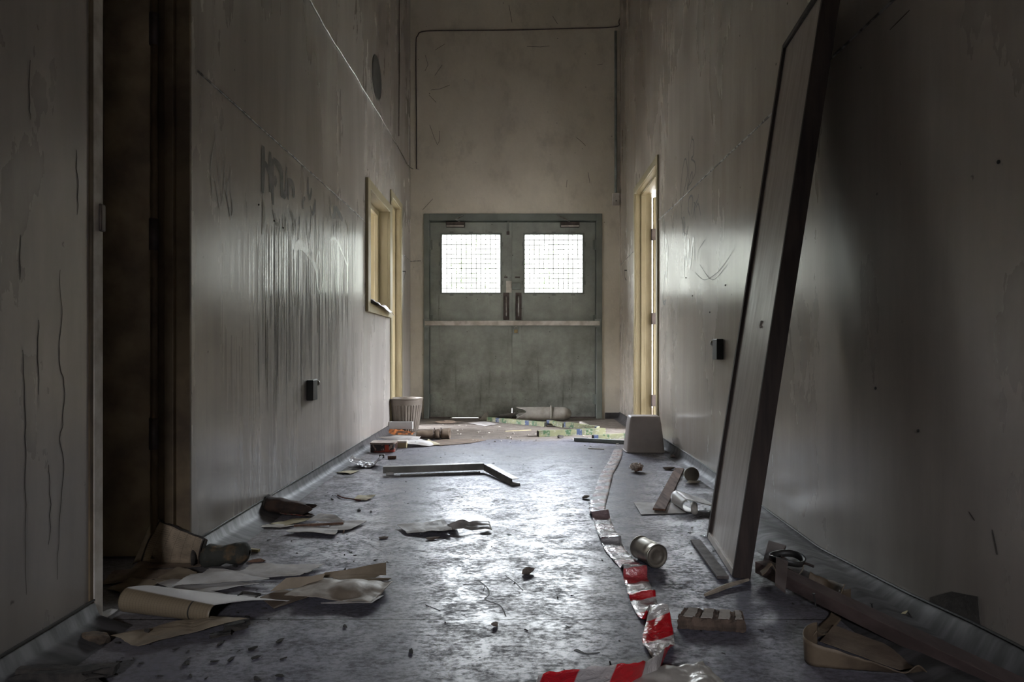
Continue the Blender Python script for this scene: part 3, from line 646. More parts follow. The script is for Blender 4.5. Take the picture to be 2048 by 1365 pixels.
M_ply = mat('pale_laminate', (.46, .41, .37), (.37, .32, .28), rough=.36, sc=3, stretch=(12, 12, .7), bump=.06, lo=.35, hi=.65)
lift = .0
obj('board', pb(.02, Wd-.012, .02, L-.02, .010, .020), M_ply, t)
obj('edge_strip', pb(0, .022, 0, L, 0, T), M_dkwood, t, bev=.002)
obj('edge_strip', pb(Wd-.014, Wd, 0, L, 0, T), M_dkwood, t, bev=.002)
obj('top_rail', pb(.022, Wd-.014, L-.022, L, 0, T), M_dkwood, t, bev=.002)
obj('bottom_rail', pb(.022, Wd-.014, 0, .022, 0, T), M_ply, t, bev=.002)
bm = B(); c0 = BF+al*(Wd*.62)+up2*.79+nn*.008
tube(bm, smoothpath([c0+al*.01, c0+al*.0-up2*.012, c0+al*.004-up2*.02, c0+al*.016-up2*.018], 4), .003, 6); obj('paint_chip', bm, M_white, t, smooth=True)

# ---- bins
def bin_ribbed():
    c = fl(812, 862); c.z = 0; t = thing('waste_bin', 'round ribbed taupe plastic waste bin against the left wall by the double doors', 'bin', (c.x-.0, c.y, 0))
    rt, rb, h_ = .148, .104, .282
    rib = lambda a, z: 1+.018*(1 if math.sin(a*34) > 0 else -1)*(1 if z < h_-.055 else 0)
    bm = B(); prof = [(rb*.9, .002), (rb, .006), (rb+(rt-rb)*.25, h_*.25), (rb+(rt-rb)*.5, h_*.5), (rb+(rt-rb)*.78, h_*.79), (rb+(rt-rb)*.82, h_*.82), (rt, h_), (rt-.006, h_), (rb+(rt-rb)*.5-.006, h_*.5), (rb-.006, .012)]
    lathe(bm, prof, c, seg=136, fn=rib); obj('bin_body', bm, M_bing, t, smooth=False)
    bm = B(); tube(bm, [c+Vector((math.cos(a)*rt, math.sin(a)*rt, h_)) for a in (2*math.pi*k/48 for k in range(48))], .0055, 8, closed=True); obj('rim', bm, M_bing, t, smooth=True)
bin_ribbed()
def bin_square():
    a = fl(1254, 907); b = fl(1331, 907); Y0 = a.y; hh = .247; t = thing('waste_bin', 'pale pinkish rectangular waste bin standing upside down by the right wall', 'bin', ((a.x+b.x)/2, Y0+.09, 0))
    cx = (a.x+b.x)/2; w0 = (b.x-a.x)/2; n = 40; bm = B(); rings = []
    for z, k in ((0, 1.02), (.006, 1.0), (.05, .965), (.12, .91), (.19, .85), (.232, .80), (.244, .77), (hh, .70)):
        ring = []
        for i in range(n):
            th = 2*math.pi*i/n; cs, sn = math.cos(th), math.sin(th); e = .22
            x = math.copysign(abs(cs)**e, cs)*w0*k; y = math.copysign(abs(sn)**e, sn)*.088*k
            dent = 0
            if sn < 0: dent = .012*math.exp(-((x+.02)/.05)**2-((z-.13)/.07)**2)
            ring.append(bm.verts.new((cx+x+.012*z/hh*0, Y0+.09+y+dent, z)))
        rings.append(ring)
    for A, C in zip(rings, rings[1:]):
        for k in range(n): bm.faces.new((A[k], A[(k+1) % n], C[(k+1) % n], C[k]))
    bm.faces.new(rings[-1]); bm.faces.new(rings[0][::-1])
    obj('bin_body', bm, M_binw, t, smooth=True)
    bm = B(); P = []
    for i in range(n):
        th = 2*math.pi*i/n; cs, sn = math.cos(th), math.sin(th); P.append(Vector((cx+math.copysign(abs(cs)**.22, cs)*w0*1.02, Y0+.09+math.copysign(abs(sn)**.22, sn)*.09, .005)))
    tube(bm, P, .0045, 6, closed=True); obj('rim', bm, M_binw, t, smooth=True)
bin_square()

# ---- left heap near the ribbed bin
def carton(name, lbl, cat, px0, px1, pyb, hh, depth, m, lid=None, rot=0, bev=.003, parts=()):
    a = fl(px0, pyb); b = fl(px1, pyb); w_ = b.x-a.x; c = Vector(((a.x+b.x)/2, a.y+depth/2, 0))
    t = thing(name, lbl, cat, c); ax = Vector((math.cos(rot), math.sin(rot), 0)); ay = Vector((-ax.y, ax.x, 0))
    obj('body', obox(B(), c+Vector((0, 0, hh/2+.001)), ax*w_/2, ay*depth/2, Vector((0, 0, hh/2))), m, t, bev=bev)
    if lid: obj('lid', obox(B(), c+Vector((0, 0, hh+.004)), ax*(w_/2+.002), ay*(depth/2+.002), Vector((0, 0, .006))), lid, t, bev=.003)
    return t
n = NT('patterned_tin'); x, y, z = n.sep()
wv = n.noise((14, 14, 9), 1.0, 3, .5, 2.5); c1 = n.mix(n.rg(wv, .52, .56), (.025, .02, .02), (.42, .30, .24)); band = n.ma('MULTIPLY', n.rg(x, .018, .020), n.rg(x, .048, .046))
n.set(col=n.mix(band, n.mix(n.rg(n.noise((5, 5, 18), 1.0, 2), .55, .6), c1, (.35, .05, .03)), (.50, .07, .03)), rough=.35); M_tin = n.m
a = fl(738, 906); b = fl(789, 906); c = Vector(((a.x+b.x)/2, a.y+.075, 0)); t = thing('biscuit_tin', 'oblong tin with black, cream and red pattern beside the left skirting', 'tin', c)
def rrect(bm, c, hx, hy, z0, z1, e=.28, n=40, k=1.0):
    R_ = []
    for z, s in ((z0, .97), (z0+.004, 1), (z1-.003, 1), (z1, .985)):
        R_.append([bm.verts.new((c.x+math.copysign(abs(math.cos(t_))**e, math.cos(t_))*hx*s, c.y+math.copysign(abs(math.sin(t_))**e, math.sin(t_))*hy*s, z)) for t_ in (2*math.pi*i/n for i in range(n))])
    for A, C in zip(R_, R_[1:]):
        for i in range(n): bm.faces.new((A[i], A[(i+1) % n], C[(i+1) % n], C[i]))
    bm.faces.new(R_[0][::-1]); bm.faces.new(R_[-1]); return bm
obj('tin_body', rrect(B(), c, .085, .07, .001, .052), M_tin, t)
obj('lid', rrect(B(), c, .087, .072, .0535, .066), mat('tin_lid', (.34, .28, .23), (.2, .15, .12), rough=.4, sc=12), t)
carton('small_carton', 'small pale green flat carton right of the patterned tin', 'box', 790, 813, 897, .040, .07, M_yellowp, M_white)
t = carton('white_box', 'long white box lying in front of the ribbed bin', 'box', 777, 825, 867, .062, .05, mat('white_card', (.40, .40, .385), (.32, .31, .30), rough=.5, sc=5)); t.location.z = .032
bm = B(); a = fl(757, 871); b = fl(823, 871)
grid(bm, lambda u, v: Vector((a.x+(b.x-a.x)*u, a.y+.03+.16*v, max(.001, .026*math.sin(math.pi*min(1, u*1.1+.02))*math.sin(math.pi*v)+.03*abs(noise.noise(Vector((u*8, v*6, 2))))*math.sin(math.pi*v)-.0))), 26, 12)
M_wrap = mat('red_orange_wrapper', (.42, .14, .04), (.07, .035, .02), rough=.4, sc=24, lo=.45, hi=.55, bump=.5)
tag(obj('snack_wrapper', bm, M_wrap, smooth=True, solid=.001), 'crumpled red and orange wrapper between the left wall and the white box', 'wrapper')
sheet('paper_sheet', 'wide white sheet draped over the rubbish behind the patterned tin', 'paper', M_paper, [(752,877),(795,872),(842,874),(832,885)], (.02,.045,.04,.03), bulge=.01)
sheet('paper_sheet', 'white sheet sloping to the floor right of the small pale carton', 'paper', M_paper, [(795,886),(835,878),(880,889),(858,893)], (.035,.035,.002,.002), bulge=.012)
sheet('paper_sheet', 'small greenish folded sheet in front of the tied brown bundle', 'paper', M_yellowp, [(846,888),(857,880),(880,890),(862,892)], (.01,.03,.002,.002))
poly_sheet('cardboard_sheet', 'flat brown cardboard sheet between the tied bundle and the shiny floor', 'cardboard', M_kraft, [(858,885),(885,880),(950,879),(972,881),(940,887),(880,892),(862,890)], z=.003)
t = thing('tied_bundle', 'brown paper bundle tied with thin wire beyond the white box', 'bundle', fl(866, 882))
a = fl(834, 880); b = fl(900, 878); ax = b-a; bm = B()
def bun(u, v):
    th = 2*math.pi*v; r = (.030+.012*u)*(1+.12*noise.noise(Vector((u*5, math.cos(th)*2, math.sin(th)*2)))-.18*math.exp(-((u-.52)/.04)**2)-.18*math.exp(-((u-.72)/.03)**2))
    return a+ax*u+Vector((0, math.cos(th)*r*1.3, .040+math.sin(th)*r))
grid(bm, bun, 34, 20); bmesh.ops.remove_doubles(bm, verts=bm.verts, dist=1e-5); obj('wrapping', bm, M_kraft, t, smooth=True, solid=.002)
for u in (.52, .72):
    bm = B(); tube(bm, [a+ax*u+Vector((.004*math.sin(3*k), math.cos(k*.42)*.047, .043+math.sin(k*.42)*.036+(.010 if 2 < k < 6 else 0))) for k in range(15)], .0022, 6, closed=True); obj('tie_wire', bm, M_dkmetal, t, smooth=True)
def chunk(name, lbl, cat, px, py, size, m, seed, z=0.0, group=None, flat=1.0, rot=None, sub=2, par=None, amp=.35):
    c = fl(px, py); bm = B()
    if sub <= 2:      # angular fragment
        rr = random.Random(seed*17+3)
        for _ in range(13):
            v = Vector((rr.uniform(-1, 1), rr.uniform(-1, 1), rr.uniform(-1, 1))); v = v.normalized()*rr.uniform(.8, 1.15) if v.length > .3 else v; bm.verts.new(v)
        g = bmesh.ops.convex_hull(bm, input=bm.verts); bmesh.ops.delete(bm, geom=[v for v in bm.verts if not v.link_faces], context='VERTS'); amp = 0
    else: bmesh.ops.create_icosphere(bm, subdivisions=sub, radius=1)
    rz = random.uniform(0, 6.3) if rot is None else rot; sx, sy, sz = size
    for v in bm.verts:
        k = 1+amp*noise.noise(v.co*1.7+Vector((seed*3.1, seed*.7, 0))); q = v.co*k; q.x = max(-.85, min(.85, q.x)); q.y = max(-.85, min(.85, q.y)); q.z = max(-.7, min(.7, q.z)); x, y = q.x*sx, q.y*sy
        v.co = Vector((c.x+x*math.cos(rz)-y*math.sin(rz), c.y+sy*.6+x*math.sin(rz)+y*math.cos(rz), q.z*sz))
    mz = min(v.co.z for v in bm.verts)
    for v in bm.verts: v.co.z += -mz+.0006+z
    return tag(obj(name, bm, m, par), lbl, cat, group)
M_rub = mat('rubble', (.20, .165, .14), (.10, .08, .065), rough=.9, sc=30, bump=.6, bsc=80)
carton('small_block', 'small dark cube-like block left of the other, in front of the patterned tin', 'block', 758, 768, 917, .022, .03, M_black)
carton('small_block', 'small brown bit of wood in front of the patterned tin', 'block', 775, 792, 919, .018, .02, M_wood, rot=.1)
# clear crumpled tray
bm = B(); a = fl(708, 938); b = fl(756, 938)
def tray(u, v):
    x = a.x+(b.x-a.x)*u; y = a.y+.15*v; z = .004+.045*max(0, 1-math.sin(math.pi*u)**.5)*1.0+.02*abs(noise.noise(Vector((u*6, v*6, 9))))+.012*math.sin(math.pi*v); return Vector((x-(.03 if u < .1 else 0), y, z))
grid(bm, tray, 22, 16); tag(obj('plastic_tray', bm, M_plastic, solid=.001), 'crumpled clear plastic tray on the floor by the left skirting', 'tray')
sheet('paper_scrap', 'cream paper scrap on the floor in front of the clear plastic tray', 'paper', M_yellowp, [(670,946),(695,943),(718,943),(700,949)])
sheet('paper_scrap', 'cream paper scrap with a reddish string beside it, left of the floor centre', 'paper', M_yellowp, [(707,1001),(716,992),(752,992),(733,1002)], (.0,.004,.006,.0))
bm = B(); tube(bm, smoothpath([fl(675, 991, .004), fl(686, 996, .006), fl(700, 998, .004), fl(712, 1000, .008), fl(722, 1001, .004)], 4), .003, 6)
tag(obj('string', bm, mat('red_brown_string', (.16, .05, .035), rough=.7)), 'short reddish string on the floor beside a cream paper scrap', 'string')
# bent aluminium angle
t = thing('bent_metal_angle', 'long bent strip of pale metal angle on the floor mid corridor', 'metal strip', fl(890, 946))
M_alu = mat('dull_aluminium', (.30, .29, .265), (.2, .19, .17), rough=.4, metal=.3, sc=10)
P = [fl(766, 951), fl(968, 945), fl(1024, 971)]
for i, nm in ((0, 'long_arm'), (1, 'short_arm')):
    p, q = P[i], P[i+1]; d = (q-p); sd = d.cross(Vector((0, 0, 1))).normalized(); bm = B()
    if sd.y > 0: sd = -sd
    k = .035
    bar(bm, p+Vector((0, 0, .026)), q+Vector((0, 0, .030 if i == 0 else .012)), .003, .034)
    bar(bm, p-sd*.02+Vector((0, 0, .044)), q-sd*.02+Vector((0, 0, .048 if i == 0 else .030)), .04, .003)
    if i: bar(bm, q+Vector((-.01, .01, .006)), q+Vector((.04, .015, .006)), .04, .010)
    obj(nm, bm, M_alu, t)
bm = B(); bar(bm, P[0]+Vector((.02, 0, .010)), P[0]+Vector((.06, 0, .011)), .03, .018); obj('end_clip', bm, M_steel, t)
bm = B(); bar(bm, P[0]+Vector((.1,-.02,.004)), P[1]+Vector((-.02,-.02,.004)), .012, .006); obj('lower_lip', bm, M_alu, t)

# ---- objects by the double doors
t = thing('broken_fitting', 'pale broken trough-shaped plastic fitting lying against the double doors', 'plastic fitting', at(1095, 842, 6.45)*1.0)
t.location.z = 0; Yc = 6.50; M_fit = mat('grimy_grey_plastic', (.36, .34, .30), (.2, .185, .16), rough=.5, sc=8)
xa, xb = (1048-VX)*Yc/F, (1143-VX)*Yc/F
def half(u, v):
    th = math.pi*1.75*v-.35; x = xa+(xb-xa)*u; e = 1.0 if u < .8 else math.sqrt(max(0, 1-((u-.8)/.2)**2))
    r = .066*max(.02, e); xs = x-(.05*math.sin(3*th)+.03)*(1-u)**6
    return Vector((xs, Yc+math.cos(th+1.2)*r, .070+math.sin(th+1.2)*r))
obj('trough', grid(B(), half, 44, 26), M_fit, t, smooth=True, solid=.004)
bm = B(); lathe(bm, [(.072, -.008), (.075, 0), (.072, .008)], ((1102-VX)*Yc/F, Yc, .078), (1, 0, 0), 36); obj('band', bm, M_fit, t, smooth=True)
n = NT('tube_carton_print'); x, y, z = n.sep(); n.co = n.N[n.N.keys().index('Texture Coordinate')].outputs['UV'] if False else n.co
tc = [k for k in n.N if k.type == 'TEX_COORD'][0]; ux = n.sep(tc.outputs['UV'])[0]
fr_ = n.ma('FRACT', n.ma('MULTIPLY', ux, 5.3)); b1 = n.ma('MULTIPLY', n.ma('MULTIPLY', n.rg(fr_, .10, .11), n.rg(fr_, .36, .35)), n.rg(n.ma('FRACT', n.ma('MULTIPLY', ux, 2.65)), .5, .51)); b2 = n.ma('MULTIPLY', n.ma('MULTIPLY', n.rg(fr_, .55, .56), n.rg(fr_, .86, .85)), n.rg(n.noise((40, 40, 40), 1, 1), .46, .48))
col = n.mix(b1, n.mix(n.rg(n.noise((1,1,1), 18, 4), .45, .65), (.19, .195, .10), (.13, .135, .08)), (.028, .045, .10)); col = n.mix(b2, col, (.04, .09, .035))
fine_ = n.rg(n.noise((30, 30, 60), 1, 2), .58, .62); col = n.mix(n.ma('MULTIPLY', fine_, .35), col, (.36, .36, .32)); n.set(col=col, rough=.5); M_tube = n.m
M_dark_end = mat('carton_end_shade', (.03, .03, .025), rough=.9, bump=0)
def tubebox(px0, py0, px1, py1, lbl, s=.042, z0=0, z1=0, m=None, name='tube_carton', dark_end=1, cat='carton'):
    a = fl(px0, py0)+Vector((0, 0, s/2+.001+z0)); b = fl(px1, py1)+Vector((0, 0, s/2+.001+z1)); Ln = (b-a).length
    t = thing(name, lbl, cat, (a+b)/2-Vector((0, 0, s/2)), 'lamp tube cartons' if m is None else None)
    d = (b-a).normalized(); sd = d.cross(Vector((0,0,1))).normalized(); u = sd.cross(d); bm = B(); uv = bm.loops.layers.uv.verify()
    cs = [(-1,-1),(1,-1),(1,1),(-1,1)]; N = 20; rings = []
    for i in range(N+1):
        p = a+(b-a)*i/N; k = 1 if 0 < i < N else .97
        rings.append([bm.verts.new(p+(sd*q+u*w_)*s/2*k+u*.003*noise.noise(Vector((i, q*3, w_+px0)))) for q, w_ in cs])
    for i in range(N):
        for k in range(4):
            f = bm.faces.new((rings[i][k], rings[i][(k+1) % 4], rings[i+1][(k+1) % 4], rings[i+1][k]))
            for lp, uu in zip(f.loops, (i, i, i+1, i+1)): lp[uv].uv = (uu/N*Ln+px0*.13, 0)
    bm.faces.new(rings[0][::-1]); bm.faces.new(rings[-1])
    obj('carton_body' if m is None else 'body', bm, m or M_tube, t)
    e = a if dark_end == 0 else b; sg = -1 if dark_end == 0 else 1
    if m is None: obj('dark_end', obox(B(), e+d*sg*.0015, d*.002, sd*s*.42, u*s*.42), M_dark_end, t)  # closed end gets a dark plate, painted shade for its inside
    return t
tubebox(976, 843, 1091, 854, 'long yellow, green and blue tube carton farthest left beside the double doors')
tubebox(1096, 852, 1128, 856, 'short yellow and green tube carton next to the end of the left one', z0=.012, z1=.0)
tubebox(1131, 857, 1196, 864, 'yellow and blue tube carton slanting toward the horizontal one', dark_end=0, z0=.01, s=.045)
tubebox(1076, 874, 1209, 868.5, 'yellow-green tube carton with a broad dark blue band lying crosswise', s=.048, dark_end=0)
tubebox(1186, 880, 1266, 876, 'tube carton with a blue band partly hidden behind the upturned bin', s=.036, dark_end=0)
tubebox(1149, 883, 1262, 889, 'grey metal channel lying in front of the tube cartons', s=.026, m=M_pipe, name='metal_channel', cat='channel')
tubebox(1161, 848, 1184, 859, 'short white strip leaning toward the tube cartons near the right door jamb', s=.022, m=M_white, name='white_strip', cat='strip')
a = fl(968, 841); bm = B(); prism(bm, [a+Vector((-.05, 0, .0)), a+Vector((.032, 0, 0)), a+Vector((.030, .0, .085)), a+Vector((.0, 0, .062))], (.006, .05, 0))
tag(obj('plastic_wedge', bm, M_fit), 'small pale wedge standing at the foot of the left door leaf', 'wedge')
sheet('paper_sheet', 'pale triangular sheet propped up in front of the double doors', 'paper', M_paper, [(990,838),(1022,838),(1031,826),(1000,830)], (.002,.002,.085,.05), wr=.002)
sheet('paper_sheet', 'flat white sheet on the floor left of the tube cartons', 'paper', M_paper, [(936,847),(970,843),(998,849),(970,853)])
sheet('paper_scrap', 'torn brown scraps of paper at the foot of the left door jamb', 'paper', M_kraft, [(868,846),(890,842),(925,846),(905,849)], (.01,.02,.01,.0), wr=.012)
bm = B(); bar(bm, fl(1010, 863, .004), fl(1062, 860.5, .004), .012, .006); tag(obj('wood_splinter', bm, M_yellowp), 'pale wood splinter on the dusty floor before the tube cartons', 'splinter')
bm = B(); bar(bm, fl(1176, 897, .004), fl(1208, 899, .003), .010, .005); tag(obj('wood_splinter', bm, M_white), 'pale sliver on the floor in front of the grey metal channel', 'splinter')
chunk('rag_tuft', 'tiny dark tuft in front of the blue-banded carton', 'tuft', 1121, 877, (.035, .02, .016), M_char, 3)
bm = B(); prism(bm, [at(1130, 828, 6.66)+Vector((0,-.01,0))+Vector((x_, 0, z_)) for x_, z_ in ((.12,-.01),(.20,-.08),(.20,-.05),(.19,.0))], (0, .012, 0)); bm.free()

# ---- barrier tape
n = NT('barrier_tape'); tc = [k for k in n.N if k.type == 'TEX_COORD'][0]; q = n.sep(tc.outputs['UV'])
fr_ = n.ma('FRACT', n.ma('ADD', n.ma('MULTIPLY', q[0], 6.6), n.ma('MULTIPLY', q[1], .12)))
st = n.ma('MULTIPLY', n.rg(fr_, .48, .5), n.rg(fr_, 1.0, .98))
past_glare = n.rg(q[0], 2.45, 2.75); n.set(col=n.mix(past_glare, n.mix(n.ma('MULTIPLY', st, .35), (.34, .33, .34), (.30, .04, .05)), n.mix(st, (.50, .46, .44), (.55, .010, .018))), rough=n.rg(n.noise((1,1,1), 25, 4), .3, .7, .12, .3), spec=.7, coat=.3); n.bump(n.noise((1,1.6,1), 38, 5, .6, 1.0), .9, .008); M_tape = n.m  # far stretch greyed in the base colour to stand for glare
def ribbon(name, lbl, cat, ctrl, m, k=8, nv=6, th=.0006, wr=.004, thing_=None, closed=False):
    """ctrl: list of (centre, half-width vector)"""
    C = smoothpath([c for c, _ in ctrl], k); S = smoothpath([s for _, s in ctrl], k); n_ = len(C)-1; Ls = [0]
    for i in range(n_): Ls.append(Ls[-1]+(C[i+1]-C[i]).length)
    bm = B(); uv = bm.loops.layers.uv.verify(); V = []
    for i in range(n_+1):
        row = []
        for j in range(nv+1):
            v = j/nv*2-1; p = C[i]+S[i]*v; p = p+Vector((0, 0, 1))*wr*noise.noise(Vector((Ls[i]*45, v*1.3, len(lbl)))); p.z = max(.0012, p.z); row.append(bm.verts.new(p))
        V.append(row)
    for i in range(n_):
        for j in range(nv):
            f = bm.faces.new((V[i][j], V[i+1][j], V[i+1][j+1], V[i][j+1]))
            for lp, (a_, b_) in zip(f.loops, ((i, j), (i+1, j), (i+1, j+1), (i, j+1))): lp[uv].uv = (Ls[a_], b_/nv)
    return tag(obj(name, bm, m, smooth=True, solid=th), lbl, cat)
hw = .036
def fx(px, py, z=.003, w_=hw, dz=0, dy=0): return (fl(px, py, z), Vector((w_, dy, dz)))
ctrl = [fx(1236,899,.006,.03), fx(1233,912), fx(1224,930,.006), fx(1214,948,.003), fx(1208,964,.007), fx(1204,980,.003), fx(1198,1000,.004), fx(1194,1014,.004), (fl(1196,1028,.004)+Vector((0,0,.0)), Vector((hw,0,0))),
        (fl(1199,1032,.004)+Vector((0,.004,.022)), Vector((hw,0,.004))), fx(1203,1037,.003), fx(1208,1052,.004), fx(1214,1066,.004), (fl(1221,1083,.002)+Vector((0,0,.018)), Vector((hw,0,.005))), fx(1223,1086,.003),
        fx(1230,1100,.004), fx(1240,1112,.003), fx(1250,1122,.005), fx(1262,1135,.003), (fl(1270,1151,.002)+Vector((0,.0,.030)), Vector((hw,.0,-.003))), fx(1271,1156,.003), fx(1277,1172,.005), fx(1281,1188,.003), (fl(1284,1197,.002)+Vector((0,0,.018)), Vector((hw,0,.008))), fx(1287,1203,.004), fx(1297,1222,.004)]
# loose end: folds up, twists and runs across the foreground on edge
ctrl += [(fl(1312,1240,.008), Vector((.036,-.01,0))), (fl(1318,1246,.0)+Vector((0,.0,.045)), Vector((.020,-.012,.006))), (fl(1316,1272,.010), Vector((.038,.006,.004))), (fl(1320,1290,.008), Vector((.036,.014,.0))), (fl(1327,1303,.006), Vector((.030,.022,.004))),
         (fl(1328,1318,.010), Vector((.016,.022,.018))), (fl(1316,1336,.022), Vector((.006,.012,.024))), (fl(1298,1345,.022), Vector((-.002,-.006,.028))), (fl(1276,1348,.030), Vector((-.0,-.014,.030))), (fl(1240,1352,.034), Vector((.0,-.014,.030))),
         (fl(1190,1358,.034), Vector((0,-.014,.030))), (fl(1130,1364,.034), Vector((0,-.014,.030))), (fl(1085,1372,.032), Vector((0,-.014,.030))), (fl(1068,1385,.031), Vector((.006,-.008,.030))), (fl(1060,1430,.031), Vector((.01,-.002,.030)))]
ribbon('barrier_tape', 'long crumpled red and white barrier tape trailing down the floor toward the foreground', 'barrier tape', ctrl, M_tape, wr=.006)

# ---- tin can, brick, stones, sticks
t = thing('tin_can', 'unlabelled shiny metal tin can lying on its side near the tape', 'can', fl(1313, 1138))
M_can = mat('tinplate', (.42, .40, .36), (.27, .25, .21), rough=.28, metal=.85, sc=14, bump=.04)
cc = fl(1316, 1140); ax = Vector((-.36, 1, 0)).normalized(); c0 = Vector((cc.x, cc.y+.010, .0385)); r = .0365
rf = lambda a_, z_: 1
bm = B(); prof = [(r*.98, 0), (r+.0015, .001), (r+.0015, .004), (r, .005), (r, .02)]+[(r+(.0008 if k % 2 else -.0004), .03+k*.006) for k in range(10)]+[(r, .10), (r+.0015, .101), (r+.0015, .104), (r*.98, .105)]
lathe(bm, prof, c0, ax, 48, cap=(False, True)); obj('can_body', bm, M_can, t, smooth=True)
bm = B(); lathe(bm, [(r*.98, .001), (r*.93, .003), (r*.92, .0045), (r*.72, .0045), (r*.70, .0035), (r*.45, .0035), (r*.43, .0045), (.001, .0045)], c0, ax, 48, cap=(False, True)); obj('can_end', bm, mat('tarnished_can_end', (.20, .175, .14), (.12, .10, .08), rough=.5, metal=.3, sc=12), t, smooth=True)
# brick fragment: slab with raised tile bars
t = thing('brick_fragment', 'broken ribbed brick slab with pale bars right of the tape', 'brick', fl(1420, 1262))
A_, B_, C_, D_ = [Vector((q.x, q.y, 0)) for q in (fl(1354, 1259), fl(1488, 1267), fl(1484, 1221, .028), fl(1368, 1214, .028))]
M_brk = mat('broken_clay', (.145, .10, .075), (.07, .05, .038), rough=.95, sc=30, bump=.9, bsc=70)
def bslab(top):
    def fn(u, v):
        p = (A_*(1-u)+B_*u)*(1-v)+(D_*(1-u)+C_*u)*v; e = min(u, 1-u, v, 1-v)
        j = .005*noise.noise(Vector((u*14, v*9, 1))); p = p+Vector((noise.noise(Vector((v*9, u*3, 5)))*.008*(1 if u < .05 or u > .95 else 0), noise.noise(Vector((u*16, 0, 7)))*.007*(1 if v < .05 or v > .95 else 0), 0))
        p.z = .025+j+(.003 if (int(u*9) % 2 == 0) else 0) if e > .001 else .021+j; return p
    return fn
bm = B(); nu, nv = 60, 14; V = [[bm.verts.new(bslab(1)(i/nu, j/nv)) for j in range(nv+1)] for i in range(nu+1)]
for i in range(nu):
    for j in range(nv): bm.faces.new((V[i][j], V[i+1][j], V[i+1][j+1], V[i][j+1]))
rim = [V[i][0] for i in range(nu+1)]+[V[nu][j] for j in range(1, nv+1)]+[V[i][nv] for i in range(nu-1, -1, -1)]+[V[0][j] for j in range(nv-1, 0, -1)]
mid = [bm.verts.new(Vector((v.co.x*1.0+.004*noise.noise(v.co*60), v.co.y-.004+.004*noise.noise(v.co*50), .012))) for v in rim]; low = [bm.verts.new(Vector((v.co.x, v.co.y, .001))) for v in rim]
for X, Yy in ((rim, mid), (mid, low)):
    for k in range(len(X)): bm.faces.new((X[k], X[(k+1) % len(X)], Yy[(k+1) % len(X)], Yy[k]))
bm.faces.new(low); obj('slab', bm, M_brk, t)
M_bar = mat('pale_mortar', (.36, .32, .285), (.27, .235, .20), rough=.85, sc=30, bump=.3)
for u0, u1 in ((.09, .26), (.36, .53), (.62, .79), (.88, .97)):
    bm = B(); f_ = lambda u, v: (A_*(1-u)+B_*u)*(1-v)+(D_*(1-u)+C_*u)*v+Vector((.0035*noise.noise(Vector((u*40, v*11, 3))), 0, .0275)); P = []
    for k in range(6): P.append(f_(u0, .12+.76*k/5))
    for k in range(6): P.append(f_(u1, .88-.76*k/5))
    prism(bm, P, (0, 0, .003)); obj('raised_bar', bm, M_bar, t)
chunk('stone', 'brown stone in the bright middle of the floor', 'stone', 1059, 1151, (.032, .017, .014), M_rub, 4, rot=.1)
chunk('stone', 'small brown stone chip on the floor seam left of the tape', 'stone', 990, 1256, (.012, .008, .008), M_rub, 5, rot=0)
chunk('stone', 'flat brown stone beside the left edge of the far tape', 'stone', 1170, 999, (.030, .022, .010), M_rub, 6, rot=-.25)
chunk('stone', 'small rough stone left of the top end of the brown batten', 'stone', 1339, 941, (.045, .02, .013), M_rub, 8, rot=-.2)
chunk('stone', 'dark stone at the foot of the right skirting behind the upturned bin', 'stone', 1348, 918, (.030, .02, .016), M_rub, 9)
bm = B(); bar(bm, fl(1318, 1020, .014), fl(1359, 938, .006), .052, .009); tag(obj('wooden_batten', bm, M_wood, bev=.001), 'short flat brown wooden batten lying across the pale sheet', 'batten')
t = sheet('pale_board', 'pale flat sheet with its right end curled under the brown batten', 'sheet', M_paper, [(1282,1030),(1268,1006),(1362,1007),(1372,1027)], (0,.004,.006,.0), wr=.002)
# curled glossy sheet and roll
a = fl(1352, 1028); b = fl(1425, 1026); bm = B(); M_gl = mat('glossy_poster', (.58, .57, .55), (.50, .49, .47), rough=.25, sc=4, bump=.05)
def curl(u, v):
    th = -2.2+u*4.0; r = .034; base = a+(b-a)*.12
    if u < .62: x = base.x+.03+math.cos(math.pi-(u/.62)*2.6+.9)*.034; z = .034-math.sin(math.pi-(u/.62)*2.6+.9)*-.033
    else:
        k = (u-.62)/.38; x0_ = base.x+.03+math.cos(math.pi-2.6+.9)*.034; z0_ = .034+math.sin(math.pi-2.6+.9)*.033; x = x0_+k*.10; z = z0_+.02*math.sin(k*2)-.035*k*k
    return Vector((x, a.y+.04+.13*v+.10*u*0, max(.003, z+.0)))
def curl(u, v):
    s_ = u*2-.0
    P = smoothpath([(.070, .004), (.03, .003), (.004, .012), (.0, .036), (.016, .052), (.045, .050), (.085, .036), (.15, .020)], 6) if False else None
    K = [(.060,.004),(.025,.004),(.003,.016),(.002,.040),(.020,.054),(.050,.050),(.090,.038),(.150,.024)]
    f_ = u*(len(K)-1); i = min(int(f_), len(K)-2); t_ = f_-i; t_ = t_
    p0 = Vector(K[max(i-1, 0)]); p1 = Vector(K[i]); p2 = Vector(K[i+1]); p3 = Vector(K[min(i+2, len(K)-1)])
    q = .5*((2*p1)+(p2-p0)*t_+(2*p0-5*p1+4*p2-p3)*t_*t_+(3*p1-p0-3*p2+p3)*t_**3)
    return Vector((fl(1362, 1024).x+q.x-.02*v, a.y+.005+.13*v+.35*q.x*.2, max(.003, q.y*(1+.25*v))))
tag(obj('curled_poster', grid(B(), curl, 40, 8), M_gl, smooth=True, solid=.001), 'glossy white sheet curled over itself beside the leaning panel', 'paper')
